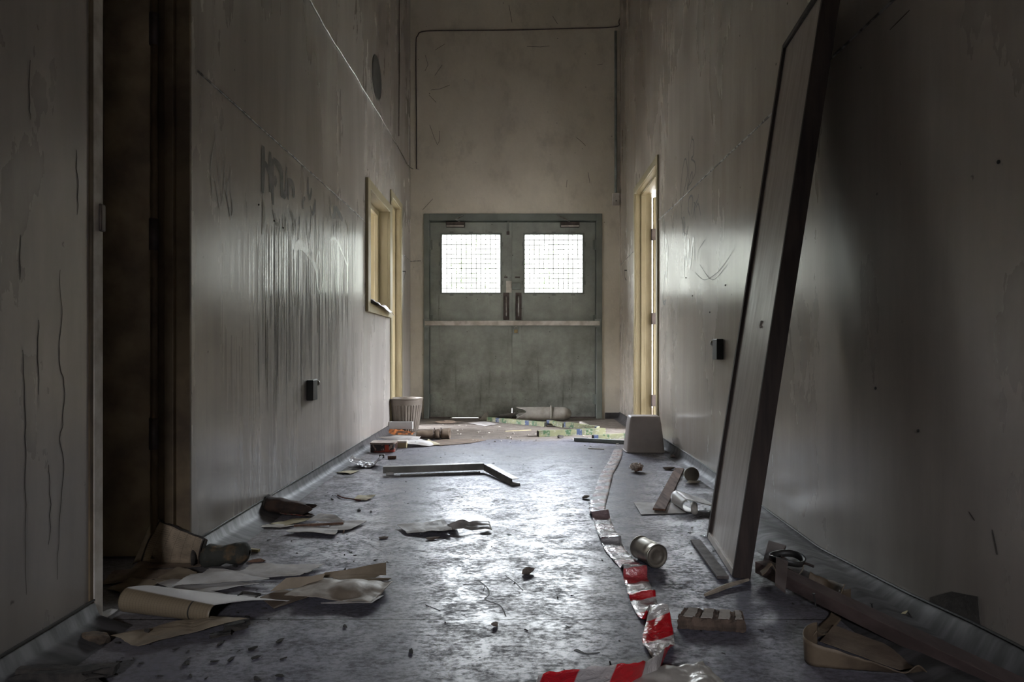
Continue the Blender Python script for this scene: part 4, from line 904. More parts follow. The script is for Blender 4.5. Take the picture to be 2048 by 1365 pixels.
c1 = fl(1389, 1031); bm = B(); lathe(bm, [(.0145, 0), (.0145, .11), (.012, .11), (.012, .003)], c1+Vector((.0, .0, .016)), (.25, 1, .02), 24, cap=(True, False)); tag(obj('paper_roll', bm, M_white, smooth=True), 'small rolled paper tube under the curled glossy sheet', 'roll')
# paper cup
t = thing('paper_cup', 'beige paper cup tipped over near the right skirting', 'cup', fl(1388, 967))
cp = fl(1386, 966)+Vector((.0, .05, .036)); bm = B(); ax = Vector((-.10, -1, .12))
lathe(bm, [(.028, -.055), (.0285, -.05), (.037, .040), (.0385, .042), (.037, .045), (.034, .0465), (.033, .043), (.001, .043)], cp, ax, 36, cap=(True, True)); obj('cup_body', bm, mat('beige_card', (.27, .24, .20), (.20, .175, .14), rough=.6, sc=10), t, smooth=True)
bm = B(); tube(bm, [cp+ax.normalized()*.042+(ax.orthogonal().normalized()*math.cos(k)+ax.normalized().cross(ax.orthogonal().normalized())*math.sin(k))*.037 for k in (2*math.pi*i/30 for i in range(30))], .0022, 6, closed=True); obj('rim', bm, M_white, t, smooth=True)
sheet('paper_scrap', 'pale torn flap in front of the tipped beige cup', 'paper', M_white, [(1371,968),(1377,962),(1402,963),(1398,967)], (0,.008,.01,0))
# crumpled ball
bm = B(); bmesh.ops.create_icosphere(bm, subdivisions=4, radius=1); c = fl(1275, 946)
for v in bm.verts:
    k = 1+.5*(abs(noise.noise(v.co*2.2))-.3)+.2*noise.noise(v.co*5); v.co = Vector((c.x+v.co.x*k*.038, c.y+.03+v.co.y*k*.03, .027+v.co.z*k*.025))
tag(obj('crumpled_wrapper', bm, mat('shiny_brown_wrapper', (.60, .52, .46), (.22, .13, .09), rough=.22, sc=20, lo=.46, hi=.56, metal=.2)), 'shiny crumpled white and brown wrapper ball near the upturned bin', 'wrapper')
# batten beneath the panel, splinter
bm = B(); bar(bm, fl(1391, 1082, .006), fl(1446, 1156, .008), .035, .009); tag(obj('wooden_batten', bm, mat('grey_brown_wood', (.12, .10, .095), (.07, .058, .052), rough=.6, sc=5, stretch=(5,5,5)), bev=.001), 'grey-brown flat batten on the floor along the foot of the leaning panel', 'batten')
bm = B(); P = smoothpath([fl(1410, 1191, .004), fl(1432, 1182, .006), fl(1462, 1170, .008), fl(1497, 1160, .010)], 4); tube(bm, P, .005, 6, rad=[.003+.004*math.sin(math.pi*(i+1)/(len(P)+1)) for i in range(len(P))]); tag(obj('wood_splinter', bm, mat('raw_pale_wood', (.38, .32, .25), (.2, .16, .12), rough=.8, sc=20)), 'long pale wood splinter pointing at the foot of the leaning panel', 'splinter')

# ---- heap along the right wall
M_pw = mat('pinkish_brown_wood', (.125, .088, .080), (.07, .048, .044), rough=.6, sc=4, stretch=(4, 1, 4))
t = thing('long_batten', 'long dark batten with nails running to the bottom right corner', 'batten', (.85, 1.6, .02))
p = fl(1524, 1158); q = fl(1996, 1396); p.z = .037; q.z = .034; d = (q-p).normalized(); q = p+d*1.05
obj('batten', bar(B(), p, q, .050, .034), M_pw, t, bev=.0015)
for px, py in ((1632, 1206),):
    s_ = fl(px, py+10, .037); bm = B(); tube(bm, [s_, s_+Vector((-.006, 0, .034))], .0018, 6); lathe(bm, [(.0045, 0), (.0045, .0015)], s_+Vector((-.006, 0, .034)), (0, 0, 1), 10); obj('nail', bm, M_black, t)
t = thing('dark_batten', 'dark batten lying between the long batten and the right skirting', 'batten', fl(1720, 1200))
p2 = fl(1575, 1143); q2 = fl(1850, 1300); p2.z = .012; q2.z = .014
obj('batten', bar(B(), p2, q2, .042, .020), M_dkwood, t, bev=.001)
s_ = fl(1748, 1232, .025); bm = B(); tube(bm, [s_, s_+Vector((-.006, 0, .03))], .0018, 6); lathe(bm, [(.0045, 0), (.0045, .0015)], s_+Vector((-.006, 0, .03)), (0, 0, 1), 10); obj('nail', bm, M_black, t)
bm = B(); P = [fl(1521, 1146, .003)+Vector((0,0,.0)), fl(1545, 1150, .003), fl(1572, 1096, .045), fl(1537, 1086, .045)]; prism(bm, P, (.001, .002, .007)); tag(obj('wood_offcut', bm, M_pw), 'short brown wood offcut rising behind the leaning panel foot', 'wood offcut')
bm = B(); P = [fl(1550, 1172, .060), fl(1571, 1188, .058), fl(1576, 1128, .060), fl(1552, 1120, .062)]; prism(bm, P, (.001, .002, .007)); tag(obj('wood_offcut', bm, M_pw), 'short brown wood offcut resting on the start of the long batten', 'wood offcut')
bm = B(); P = smoothpath([fl(1522, 1147, .06), fl(1532, 1139, .072), fl(1541, 1128, .08), fl(1548, 1136, .07), fl(1554, 1150, .05)], 4)
ribbon('curled_strip', 'small curled brown strip on the start of the long batten', 'strip', [(p_, Vector((.004, .018, .0))) for p_ in P[::4]], M_kraft, k=4, th=.001); bm.free()
# belt-like ring
C = fl(1574, 1118, .05); t = thing('leather_strap', 'dark strap coiled into an open ring beside the right skirting', 'strap', (C.x, C.y, .02))
bm = B(); nn_ = 40; rr = []
for i in range(nn_):
    th = 2*math.pi*i/nn_; c_ = C+Vector((math.cos(th)*.047, math.sin(th)*.05, .004*math.sin(2*th))); o_ = Vector((math.cos(th)*.003, math.sin(th)*.003, 0)); h2 = Vector((math.cos(th)*.003, math.sin(th)*.004, .0095))
    rr.append([bm.verts.new(c_-h2-o_), bm.verts.new(c_-h2+o_), bm.verts.new(c_+h2+o_), bm.verts.new(c_+h2-o_)])
for i in range(nn_):
    A2, C2 = rr[i], rr[(i+1) % nn_]
    for k in range(4): bm.faces.new((A2[k], A2[(k+1) % 4], C2[(k+1) % 4], C2[k]))
obj('loop', bm, M_black, t, smooth=True)
bm = B(); tube(bm, smoothpath([C+Vector((-.01,.02,.0)), C+Vector((.02,-.01,-.012)), C+Vector((.035,-.045,.0)), C+Vector((.055,-.06,-.005))], 5), .004, 6); obj('loose_end', bm, M_dkwood, t, smooth=True)
bm = B(); lathe(bm, [(.010, -.004), (.010, .004)], C+Vector((-.046, .0, .0)), (1, .2, 0), 14); obj('stud', bm, M_dkmetal, t)
for k, (a_, b_) in enumerate((((1588, 1158), (1608, 1128)),)):
    bm = B(); tube(bm, smoothpath([fl(*a_, .02), (fl(*a_, .02)+fl(*b_, .045))/2+Vector((.006, 0, -.004)), fl(*b_, .045)], 4), .0018, 6); tag(obj('twig', bm, mat('pale_twig', (.26, .22, .17), rough=.8)), ('thin pale twig poking up beside the coiled dark strap', 'very short twig stub beside the coiled dark strap')[k], 'twig')
M_lea = mat('tan_leather_card', (.17, .125, .08), (.09, .062, .04), rough=.6, sc=10, bump=.3)
def lc(px, py, z, s): return (fl(px, py, z), Vector(s))
ribbon('curled_cardboard', 'curled tan cardboard piece between the strap and the skirting', 'cardboard', [lc(1617,1158,.045,(.004,.0,.020)), lc(1632,1172,.030,(.004,.01,.026)), lc(1655,1180,.026,(.004,.01,.026)), lc(1680,1190,.036,(.008,.006,.026)), lc(1684,1182,.060,(.008,.0,.016))], M_lea, th=.002, wr=.003)
ribbon('tan_strap', 'tan flat strap crossing under the long batten', 'strap', [lc(1690,1180,.045,(.018,.004,.0)), lc(1686,1203,.036,(.022,.006,-.002)), lc(1676,1228,.004,(.024,.006,0)), lc(1650,1258,.003,(.024,.004,.0)), lc(1634,1274,.006,(.020,-.002,.006)), lc(1622,1278,.024,(.010,-.006,.020))], M_lea, th=.002, wr=.002)
ribbon('cardboard_strip', 'long curled cardboard strip standing on edge in the bottom right foreground', 'cardboard', [lc(1634,1268,.034,(.0,0,.026)), lc(1616,1278,.030,(-.004,-.002,.030)), lc(1608,1296,.030,(-.004,-.006,.030)), lc(1624,1310,.028,(-.002,-.006,.028)), lc(1660,1318,.025,(0,-.008,.024)), lc(1710,1328,.020,(0,-.010,.018)), lc(1760,1338,.014,(0,-.012,.012)), lc(1800,1346,.010,(0,-.014,.006)), lc(1830,1340,.016,(0,-.012,.014)), lc(1850,1346,.006,(0,-.012,.004))], M_lea, th=.002, wr=.002)
sheet('cardboard_sheet', 'dusty flat cardboard sheet beneath the long batten at lower right', 'cardboard', M_kraft, [(1640,1285),(1668,1252),(1880,1330),(1800,1342)], (.004,.004,.004,.004), wr=.002)
sheet('wood_flake', 'pale flake of plaster by the broken skirting on the right', 'flake', M_yellowp, [(1795,1240),(1805,1228),(1818,1222),(1806,1236)], (.01,.02,.02,.01), n=5)
sheet('plastic_sheet', 'pale crinkled plastic sheet at the bottom edge of the floor', 'plastic sheet', mat('dusty_polythene', (.40, .37, .33), (.26, .235, .21), rough=.25, sc=6, bump=.8, bsc=18), [(1180,1420),(1265,1352),(1405,1327),(1500,1420)], (.0,.004,.010,.0), wr=.010, sc=16, n=30)

# ---- left heaps
def printmat(name, c1, c2, ink, ax=1, s=55):
    n = NT(name); tc = [k for k in n.N if k.type == 'TEX_COORD'][0]; q = n.sep(tc.outputs['UV'])
    k = n.noise((1,1,1), 8, 5); ln_ = n.rg(n.ma('FRACT', n.ma('MULTIPLY', q[ax], s)), .80, .88); wd = n.rg(n.noise((1,1,1), 60, 2), .45, .55)
    cols = n.rg(n.ma('FRACT', n.ma('MULTIPLY', q[1-ax], 6)), .96, .98); e = .03
    bd = n.ma('MAXIMUM', n.ma('MAXIMUM', n.rg(q[0], e, e-.008), n.rg(q[0], 1-e, 1-e+.008)), n.ma('MAXIMUM', n.rg(q[1], e, e-.008), n.rg(q[1], 1-e, 1-e+.008)))
    f = n.ma('MAXIMUM', n.ma('MULTIPLY', n.ma('MAXIMUM', n.ma('MULTIPLY', ln_, wd), cols), .75), bd)
    n.set(col=n.mix(f, n.mix(n.rg(k, .35, .65), c1, c2), ink), rough=.55); return n.m
M_led = printmat('ledger_print', (.46, .35, .24), (.22, .17, .12), (.03, .022, .018), 1, 22)
M_led2 = printmat('form_print', (.30, .24, .15), (.20, .15, .09), (.05, .04, .03), 0, 26)
t = thing('ledger', 'open printed ledger leaning against the near doorway jamb', 'book', fl(345, 1110))
K = [fl(275, 1112, .0), fl(395, 1110, .004), fl(409, 1110, .0)]
a_ = fl(278, 1106, .02); b_ = fl(398, 1113, .012); c_ = fl(411, 1100, .0)
Lb, Rb = fl(281, 1128), fl(400, 1132); Lt, Rt = at(319, 1043, 2.095), at(408, 1081, 2.045)
def led(u, v):
    p = (Lb*(1-u)+Rb*u)*(1-v)+(Lt*(1-u)+Rt*u)*v; p.z += .003+.003*noise.noise(Vector((u*5, v*5, 1))); p.y -= .016*math.sin(math.pi*v)*(1-.3*u); return p
obj('page', grid(B(), led, 16, 12), M_led, t, smooth=True, solid=.0015)
obj('cover', grid(B(), lambda u, v: led(u*1.05-.01, v*1.04-.04)+Vector((.002, .008, -.001)), 14, 10), M_char, t, smooth=True, solid=.003)
def pg2(u, v):
    p = led(0, v)*(1-u)+(fl(264, 1132)*(1-v)+at(304, 1040, 2.10)*v)*u; p.z = max(p.z+.006*math.sin(u*3), .003); return p
obj('left_page', grid(B(), pg2, 8, 10), M_paper2, t, smooth=True, solid=.0015)
sheet('brown_sheet', 'long dark brown sheet on the floor beneath the leaning ledger', 'paper', M_kraft, [(262,1142),(290,1118),(440,1120),(400,1136)], wr=.004)
# bottle-like camo roll
t = thing('rolled_rag', 'thick dark rag rolled into a camouflage-toned bundle on the left', 'rag', fl(442, 1135))
M_camo = mat('stained_rag', (.035, .035, .028), (.16, .10, .05), rough=.85, sc=16, lo=.48, hi=.62, bump=.8, bsc=50)
a = fl(393, 1141)+Vector((0, .03, .033)); b = fl(492, 1134)+Vector((0, .03, .036)); bm = B()
def rag(u, v):
    th = 2*math.pi*v; e = max(.05, 1-abs(2*u-1)**8)**.5; r = .034*e*(1+.16*noise.noise(Vector((u*6, math.cos(th)*1.5, math.sin(th)*1.5)))+.1*math.sin(u*9)); return a+(b-a)*u+Vector((.0, math.cos(th)*r, math.sin(th)*r*.95))
grid(bm, rag, 40, 22); bmesh.ops.remove_doubles(bm, verts=bm.verts, dist=1e-5); obj('cloth', bm, M_camo, t, smooth=True)
bm = B(); lathe(bm, [(.016, 0), (.024, .006), (.024, .012), (.010, .014)], a+Vector((-.012, -.008, 0)), (-1, -.3, 0), 18); obj('rolled_end', bm, M_char, t, smooth=True)
chunk('wood_piece', 'brown split wood piece behind the rolled rag', 'wood piece', 497, 1103, (.030, .009, .008), M_wood, 11, rot=-.2, amp=.2)
bm = B(); bar(bm, fl(478, 1098, .006), fl(518, 1102, .006), .012, .008); tag(obj('wood_piece', bm, M_yellowp), 'small yellowish stick on top of the split wood piece', 'wood piece')
chunk('wood_piece', 'charred wood end sticking out right of the rolled rag', 'wood piece', 512, 1126, (.035, .010, .008), M_wood, 12, rot=.15, amp=.2)
chunk('wood_piece', 'light wooden end left of the rolled rag', 'wood piece', 376, 1131, (.03, .012, .010), M_kraft, 13, rot=.1, amp=.2)
L = [('white sheet behind the others, stretching right of the rolled rag', M_paper, [(470,1150),(505,1130),(648,1131),(600,1152)], (.002,.002,.004,.002)),
     ('long pale sheet with a raised edge in front of the rolled rag', M_paper, [(405,1148),(420,1138),(595,1155),(480,1158)], (.012,.018,.002,.004)),
     ('brown-edged sheet left of the pale sheets by the near doorway', M_paper2, [(310,1160),(355,1136),(395,1148),(375,1164)], (.004,.012,.01,.002)),
     ('dark brown sheet spreading out from the near doorway', M_kraft, [(200,1172),(230,1142),(360,1140),(330,1158)], (.002,.002,.006,.004)),
     ('tan sheet with dark spots at the foot of the near doorway', M_paper2, [(214,1182),(262,1158),(330,1164),(252,1192)], (.003,.006,.004,.003)),
     ('white sheet with brown rim in the middle of the left heap', M_paper, [(313,1166),(345,1160),(520,1168),(362,1193)], (.006,.004,.002,.006)),
     ('narrow brown-edged pale sheet lying over the rimmed white sheet', M_paper, [(346,1172),(380,1150),(470,1148),(540,1160)], (.016,.014,.012,.008)),
     ('pale sheet behind the curled form, touching the floor seam side', M_paper, [(370,1196),(420,1184),(480,1196),(450,1212)], (.006,.012,.004,.003)),
     ('cream small sheet at the foot of the near wall edge', M_paper, [(199,1228),(222,1220),(236,1222),(212,1238)], (.004,.004,.004,.004))]
for lb, m, c, z in L: sheet('paper_sheet', lb, 'paper', m, c, z, wr=.004, jag=.05)
bm = B(); P = [fl(462, 1202, .004), fl(485, 1186, .006), fl(520, 1190, .006), fl(508, 1199, .004)]; tube(bm, [P[0], P[1], P[2], P[3]], .004, 6, closed=True); tag(obj('charred_scrap', bm, M_char), 'small charred open loop of scrap on the right of the left heap', 'scrap')
sheet('paper_scrap', 'small white rectangle of paper inside the charred loop of scrap', 'paper', M_paper, [(468,1199),(487,1190),(514,1192),(505,1199)], n=6)
# curled form
t = thing('curled_form', 'large printed form curled over on itself in the left foreground', 'paper', fl(350, 1240))
A1 = fl(236, 1232, .0); B1 = fl(418, 1252, .0); TA = fl(262, 1186, .0); TB = fl(484, 1240, .0)
def form(u, v):   # v across the curl, u along it
    o0 = A1*(1-u)+B1*u; rr_ = .052*(1-.45*u); th = -math.pi*.5-v*math.pi*1.25; k = max(0, (v-.62)/.38)
    if v <= .62:
        th = math.pi*1.62-(v/.62)*math.pi*1.12; p = o0+Vector((.0, .035+math.cos(th)*rr_*-1*-.8, rr_+math.sin(th)*rr_)); return Vector((p.x, p.y, max(.003, p.z)))
    th = math.pi*.5; s0_ = o0+Vector((0, .035, rr_*2)); end = TA*(1-u)+TB*u; end = end+Vector((.02, .0, .030*(1-u)+.004)); q = s0_*(1-k)+end*k; q.z += .006*math.sin(math.pi*k); return q
def form(u, v):
    o0 = A1*(1-u)+B1*u; r_ = .031*(1-.30*u); dirv = Vector((.25, 1, 0)).normalized()
    if v < .6:
        th = math.radians(250-(v/.6)*160)      # from below front, around the front, to the top
        return o0+dirv*(r_+math.cos(th)*r_)+Vector((0, 0, max(.003, r_+math.sin(th)*r_)))
    k = (v-.6)/.4; top = o0+dirv*r_+Vector((0, 0, 2*r_)); end = top+dirv*(.13+.02*u)+Vector((.10*u+.03, 0, -.035-2*r_*.35)); q = top*(1-k)+end*k; q.z += .010*math.sin(math.pi*k); q.z = max(.004, q.z); return q
n = NT('curled_form_print'); tc = [k for k in n.N if k.type == 'TEX_COORD'][0]; q = n.sep(tc.outputs['UV'])
g1 = n.rg(n.ma('FRACT', n.ma('MULTIPLY', q[0], 30)), .84, .9); g2 = n.rg(n.ma('FRACT', n.ma('MULTIPLY', q[1], 26)), .80, .86); side = n.rg(q[1], .56, .60)
br = n.mix(n.ma('MULTIPLY', n.ma('MAXIMUM', g1, n.ma('MULTIPLY', g2, .4)), .6), (.20, .155, .10), (.09, .07, .048)); br = n.mix(n.ma('MULTIPLY', n.rg(q[0], .76, .77), n.rg(q[0], .785, .775)), br, (.02, .02, .02)); n.set(col=n.mix(side, br, (.56, .54, .53)), rough=.45); n.bump(n.noise((1,1,1), 14, 3), .2, .01); M_cf = n.m
obj('page', grid(B(), form, 40, 30), M_cf, t, smooth=True, solid=.0012)
sheet('brown_sheet', 'large tan sheet lying flat in front of the curled form', 'paper', M_paper2, [(276,1297),(222,1275),(400,1238),(494,1238)], (.003,.003,.010,.014), wr=.006, jag=.02)
chunk('rubble_lump', 'round dark lump sitting on the large tan sheet', 'lump', 293, 1276, (.009, .008, .008), M_char, 15, z=.008)
chunk('wood_block', 'small rough brown block at the foot of the near left wall', 'block', 184, 1291, (.040, .018, .016), mat('scorched_block', (.12, .085, .055), (.05, .036, .026), rough=.9, sc=30, bump=.6), 16, rot=-.15, amp=.5, sub=3)
# right group of the left heap
sheet('brown_sheet', 'brown strip-like sheet standing up at the back of the fan of papers', 'paper', M_paper2, [(640,1157),(772,1152),(772,1128),(650,1147)], (.003,.003,.045,.012), wr=.003)
sheet('brown_sheet', 'brown sheet strip propped behind the big crumpled pale sheet', 'paper', M_paper2, [(662,1163),(750,1158),(762,1150),(668,1156)], (.004,.004,.018,.012), wr=.003)
sheet('brown_sheet', 'folded tan sheet propped up left of the crumpled pale sheet', 'paper', M_paper2, [(540,1186),(640,1174),(650,1150),(572,1160)], (.002,.004,.035,.032), wr=.003)
sheet('paper_scrap', 'thin brown strip with white edge right behind the crumpled pale sheet', 'paper', M_paper2, [(690,1166),(776,1162),(783,1158),(700,1158)], (.004,.012,.026,.012), wr=.003)
sheet('crumpled_sheet', 'big crumpled translucent pale sheet beside the left heap', 'paper', mat('greasy_paper', (.38, .335, .285), (.20, .16, .12), rough=.5, sc=9, bump=.5, bsc=22), [(568,1192),(640,1160),(786,1166),(742,1212)], (.020,.012,.018,.006), wr=.009, sc=9, n=30, bulge=.012)
sheet('crumpled_sheet', 'flat folded corner of paper at the near right of the crumpled sheet', 'paper', M_paper, [(642,1208),(730,1198),(768,1192),(744,1209)], (.010,.014,.012,.010), wr=.003)
sheet('brown_sheet', 'dark triangular shard of card under the crumpled pale sheet', 'card', M_kraft, [(520,1196),(560,1180),(630,1190),(548,1218)], (.002,.002,.002,.002), wr=.001)
# middle left group
t = thing('burnt_tin', 'rusty charred oval tin with faded red pattern by the left skirting', 'tin', fl(560, 1035))
M_rust = mat('charred_rust', (.055, .030, .020), (.018, .014, .012), rough=.8, sc=20, bump=.7, bsc=50)
n = NT('faded_red_pattern'); wv = n.noise((30, 10, 8), 1.0, 2, .5, 2); n.set(col=n.mix(n.rg(wv, .5, .55), (.20, .15, .11), (.20, .04, .03)), rough=.6); M_fr = n.m
a = fl(528, 1032)+Vector((0, .05, .035)); b = fl(612, 1040)+Vector((.0, .05, .026)); bm = B()
def bt(u, v):
    th = math.pi*2*v; r = .040*(1-.30*u)*(1+.12*noise.noise(Vector((u*5, math.cos(th)*2, math.sin(th)*2+7)))); cut = 1.0; x = u
    return a+(b-a)*x+Vector((.02*math.sin(th*3)*(u**4), math.cos(th)*r*1.2, math.sin(th)*r*(.85 if math.sin(th) > 0 else .8)))
grid(bm, bt, 30, 26); obj('tin_wall', bm, M_rust, t, smooth=True, solid=.003)
bm = B(); grid(bm, lambda u, v: bt(.35+.6*u, .60+.22*v)+Vector((0, -.0025, -.001)), 20, 8); obj('printed_side', bm, M_fr, t, smooth=True, solid=.001)
bm = B(); tube(bm, [a+Vector((-.004, math.cos(k)*.05, math.sin(k)*.036)) for k in (2*math.pi*i/28 for i in range(28))], .006, 7, rad=[.005+.002*math.sin(i*2.3) for i in range(28)], closed=True); obj('rim', bm, M_char, t, smooth=True)
for lb, m, c, z in (('yellowed torn sheet tucked under the charred oval tin', M_yellowp, [(541,1050),(585,1040),(630,1037),(572,1053)], (.002,.004,.010,.002)),
                    ('pale sheet humped behind the flat white one near the charred tin', M_paper, [(612,1044),(640,1028),(672,1032),(690,1046)], (.004,.018,.018,.004)),
                    ('flat white sheet with torn edge in front of the charred tin', M_paper, [(570,1064),(604,1054),(678,1055),(672,1070)], (.006,.004,.002,.006)),
                    ('pale kite-shaped sheet pointing toward the floor centre', M_paper, [(650,1064),(680,1044),(733,1044),(700,1060)], (.002,.003,.004,.003)),
                    ('thin pale sheet edge on the floor left of the charred tin papers', M_white, [(512,1055),(535,1050),(600,1052),(560,1056)], (0,.002,.003,.001))): sheet('paper_sheet', lb, 'paper', m, c, z, wr=.004, jag=.03)
bm = B(); bar(bm, fl(588, 1052, .014), fl(687, 1047, .014), .010, .008); tag(obj('wood_splinter', bm, M_wood), 'thin dark brown stick lying across the white sheets by the charred tin', 'stick')
chunk('rubble_lump', 'dark crumb on the white sheet right of the charred tin', 'lump', 622, 1043, (.016, .008, .006), M_char, 18, z=.014)
chunk('wood_piece', 'dark wood chip touching the front white sheet', 'wood piece', 686, 1067, (.018, .008, .006), M_wood, 19)
# creased pale sheet in the middle
sheet('creased_sheet', 'creased pale sheet on the floor left of the central bright patch', 'paper', M_paper, [(814,1068),(794,1051),(888,1044),(905,1062)], (.002,.006,.010,.016), wr=.006, sc=10)
sheet('creased_sheet', 'fan of creased greyish sheets at the right end of the pale sheet', 'paper', mat('grey_creased', (.36, .34, .32), (.2, .185, .17), rough=.35, sc=12), [(886,1062),(905,1046),(978,1044),(984,1062)], (.004,.030,.016,.004), wr=.008, sc=16, n=22)
sheet('paper_scrap', 'folded triangular tip rising behind the fan of creased sheets', 'paper', M_paper, [(884,1052),(905,1048),(924,1048),(915,1052)], (.002,.024,.030,.006), wr=.002, n=6)
chunk('char_flake', 'curled dark flake in front of the creased pale sheet', 'flake', 866, 1081, (.032, .012, .006), M_rub, 20, rot=.2)
chunk('char_flake', 'dark leaf-like flake below the left end of the creased sheet', 'flake', 765, 1079, (.026, .010, .005), M_rub, 21, rot=.6)
chunk('black_rag', 'black crumpled rag at the bottom left edge of the floor', 'rag', 120, 1375, (.115, .030, .022), M_char, 22, rot=.03, sub=4, amp=.8)
chunk('char_clump', 'clump of burnt scraps beside the right tip of the tan sheet', 'clump', 470, 1262, (.035, .018, .012), M_char, 23, rot=.5, sub=4, amp=1.2)
chunk('char_clump', 'flat clump of burnt scraps just below the tan sheet', 'clump', 438, 1276, (.028, .012, .006), M_char, 24, rot=.4, sub=3, amp=1.2)
sheet('crumpled_paper', 'crumpled shiny white paper stuffed on the sill of the left wall window', 'paper', M_plastic, [(0,0)]*4) if False else None
# crumpled paper on the window sill
Yw0, Yw1 = WN; bm = B()
def sill(u, v):
    Y = Yw0+.02+(Yw1-Yw0-.06)*u; xo = .06-.12*v; z = WLZ[0]+.016+.05*(1-u)*.5+.035*abs(noise.noise(Vector((u*4, v*3, 2))))-(.06*max(0, v-.6)/.4)*(.4+.6*u); return wpt(-1, xo, Y, z)
grid(bm, sill, 30, 14); tag(obj('crumpled_paper', bm, mat('white_crumple', (.52, .50, .48), (.30, .27, .25), rough=.3, sc=14, bump=.6, bsc=30), smooth=True, solid=.002), 'crumpled whitish paper bunched on the sill of the left wall window', 'paper')

# ---- small countable debris, each its own object
def proto(name, m, size, seed, lbl, cat, grp, sub=1):
    o = chunk(name, lbl, cat, 1030, 1200, size, m, seed, group=grp, sub=2, amp=1.9, rot=0); return o
random.seed(11)
def inside(px, py):
    if py < 1365 and px < 195 and py < 1250: return False
    p = fl(px, py); w_ = abs(p.x); return w_ < (1.045 if p.x < 0 else 1.016)-.09 and p.y < 6.6
LM = (((350,1240),'curled form'),((390,1270),'large tan sheet'),((440,1125),'rolled rag'),((680,1190),'big crumpled sheet'),((430,1170),'left paper heap'),((565,1020),'charred tin'),((650,1060),'sheets by the charred tin'),((890,1055),'creased pale sheet'),((730,998),'cream scrap'),((735,932),'clear plastic tray'),((765,895),'patterned tin'),((880,945),'long metal angle'),((1010,965),'end of the metal angle'),((1059,1142),'brown stone'),((990,1250),'stone chip on the seam'),((1313,1115),'tin can'),((1420,1240),'ribbed brick'),((1310,1260),'twisted tape end'),((1120,1345),'tape in the foreground'),((1205,960),'far tape'),((1215,1060),'middle of the tape'),((1275,938),'wrapper ball'),((1335,980),'short brown batten'),((1386,955),'tipped cup'),((1385,1015),'curled poster'),((1310,1020),'pale flat sheet'),((1425,1120),'foot of the leaning panel'),((1460,1175),'long splinter'),((1290,870),'upturned bin'),((120,1355),'black rag'),((866,875),'tied bundle'),((910,885),'flat cardboard'),((1000,838),'propped white sheet'),((1090,862),'pale splinter'),((1140,866),'blue-banded carton'),((1200,885),'grey channel'),((812,850),'ribbed bin'),((975,846),'flat white sheet'),((1030,1300),'centre foreground'),((850,1310),'left-centre foreground'),((560,1310),'left foreground'),((900,1180),'scratched floor middle'))
def where(px, py):
    k = min(LM, key=lambda q: (q[0][0]-px)**2+(2*(q[0][1]-py))**2); (x, y), nm = k
    if abs(px-x) > 1.2*abs(py-y)*2: d = 'left of' if px < x else 'right of'
    else: d = 'beyond' if py < y else 'in front of'
    if 'foreground' in nm or 'middle' == nm[-6:]: return 'on the floor, '+('far' if py < y else 'near')+' '+('left' if px < x else 'right')+' part of the '+nm
    return 'on the floor '+d+' the '+nm
def scatter(protos, pts, smin, smax, zs=1.0, words=None):
    used = set()
    for i, (px, py) in enumerate(pts):
        k = random.randrange(len(protos)); src = protos[k]
        o = src if k not in used else src.copy()
        if k in used: scene.collection.objects.link(o)
        used.add(k); p = fl(px, py); o.location = (p.x, p.y, .0006); o.rotation_euler = (0, 0, random.uniform(0, 6.28)); s_ = random.uniform(smin, smax); o.scale = (s_, s_*random.uniform(.6, 1.1), s_*zs)
        if words: o['label'] = ('tiny ' if s_ < smin+(smax-smin)*.45 else 'small ' if s_ < smin+(smax-smin)*.8 else 'largish ')+words+' '+where(px, py)
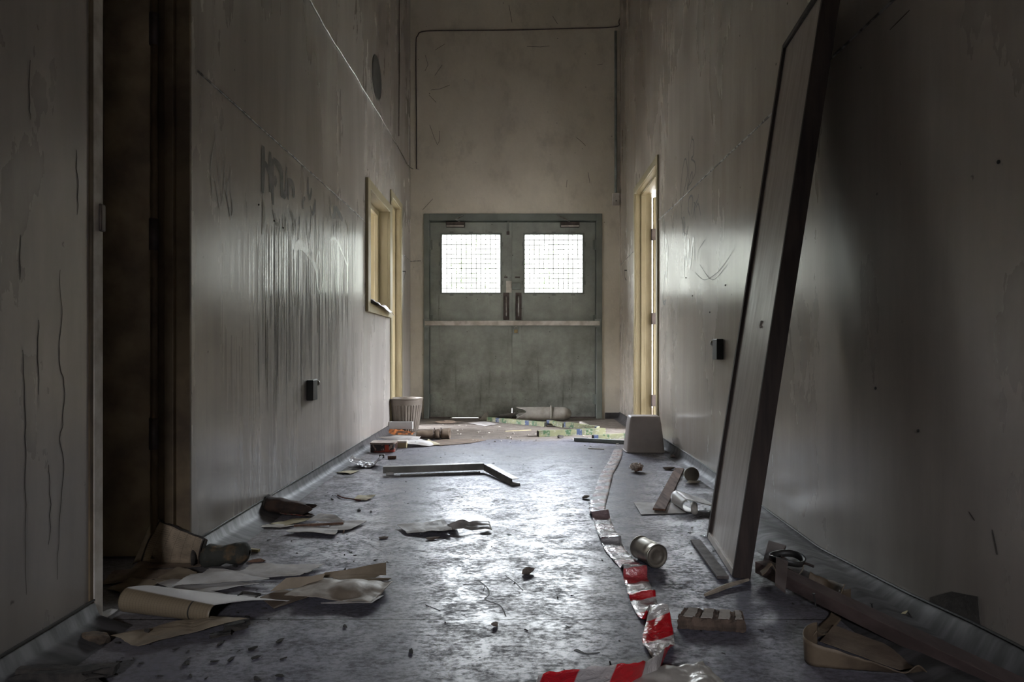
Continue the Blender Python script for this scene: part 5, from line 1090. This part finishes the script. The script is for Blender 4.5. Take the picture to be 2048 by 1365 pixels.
def pick(n, boxes):
    out = []
    while len(out) < n:
        x0, x1, y0, y1 = random.choice(boxes); px = random.uniform(x0, x1); py = random.uniform(y0, y1)
        if inside(px, py): out.append((px, py))
    return out
fl_p = [proto('dark_flake', M_char, (.012, .0055, .0020), 30+i, 'small dark burnt flake on the floor of the corridor', 'flake', 'dark flakes on the floor') for i in range(5)]
scatter(fl_p, pick(190, [(230,620,1265,1360), (420,800,1080,1180), (560,900,960,1100), (620,980,900,1000), (800,1180,1000,1350), (260,540,1150,1250), (1200,1600,1050,1330), (700,1230,880,960)]), .22, .95, words='dark burnt flake')
sp_ = [(505,1300),(372,1330),(430,1325),(462,1322),(512,1318),(822,1306),(560,1285),(690,1140),(742,1025),(718,1022),(604,1012),(665,1000),(812,965),(690,1255),(515,1362),(560,1355),(440,1290),(352,1300),(470,1135)]
fl_q = [proto('char_piece', M_char, (.019, .010, .004), 40+i, 'larger dark burnt fragment lying on the floor at left', 'fragment', 'burnt fragments on the left floor', 2) for i in range(3)]
scatter(fl_q, sp_, .5, 1.0, words='charred fragment')
M_gls = mat('glass_bits', (.75, .78, .80), (.6, .6, .6), rough=.08, spec=1.0, bump=0)
gp = [proto('glass_shard', M_gls, (.006, .004, .002), 50+i, 'tiny glinting glass shard on the right side floor', 'shard', 'glass shards near the leaning panel') for i in range(3)]
scatter(gp, pick(90, [(1290,1420,950,1020), (1330,1425,1040,1100), (1300,1380,955,1000), (1360,1420,980,1075)]), .4, 1.1, words='glinting glass shard')
gq = [proto('glass_shard', M_gls, (.006, .004, .002), 60+i, 'tiny glinting glass shard on the left side floor', 'shard', 'glass shards on the left side floor') for i in range(2)]
scatter(gq, pick(45, [(600,820,900,1060), (700,900,950,1250), (600,760,960,1030)]), .3, .8, words='glinting glass shard')
M_pl = mat('plaster_bits', (.55, .52, .46), (.4, .37, .32), rough=.8, sc=20)
pp = [proto('plaster_crumb', M_pl, (.012, .008, .006), 70+i, 'pale crumb on the dusty floor before the double doors', 'crumb', 'pale crumbs by the double doors') for i in range(3)]
scatter(pp, pick(70, [(900,1080,855,885), (940,1240,850,895), (870,980,850,880)]), .4, 1.1, words='pale plaster crumb')
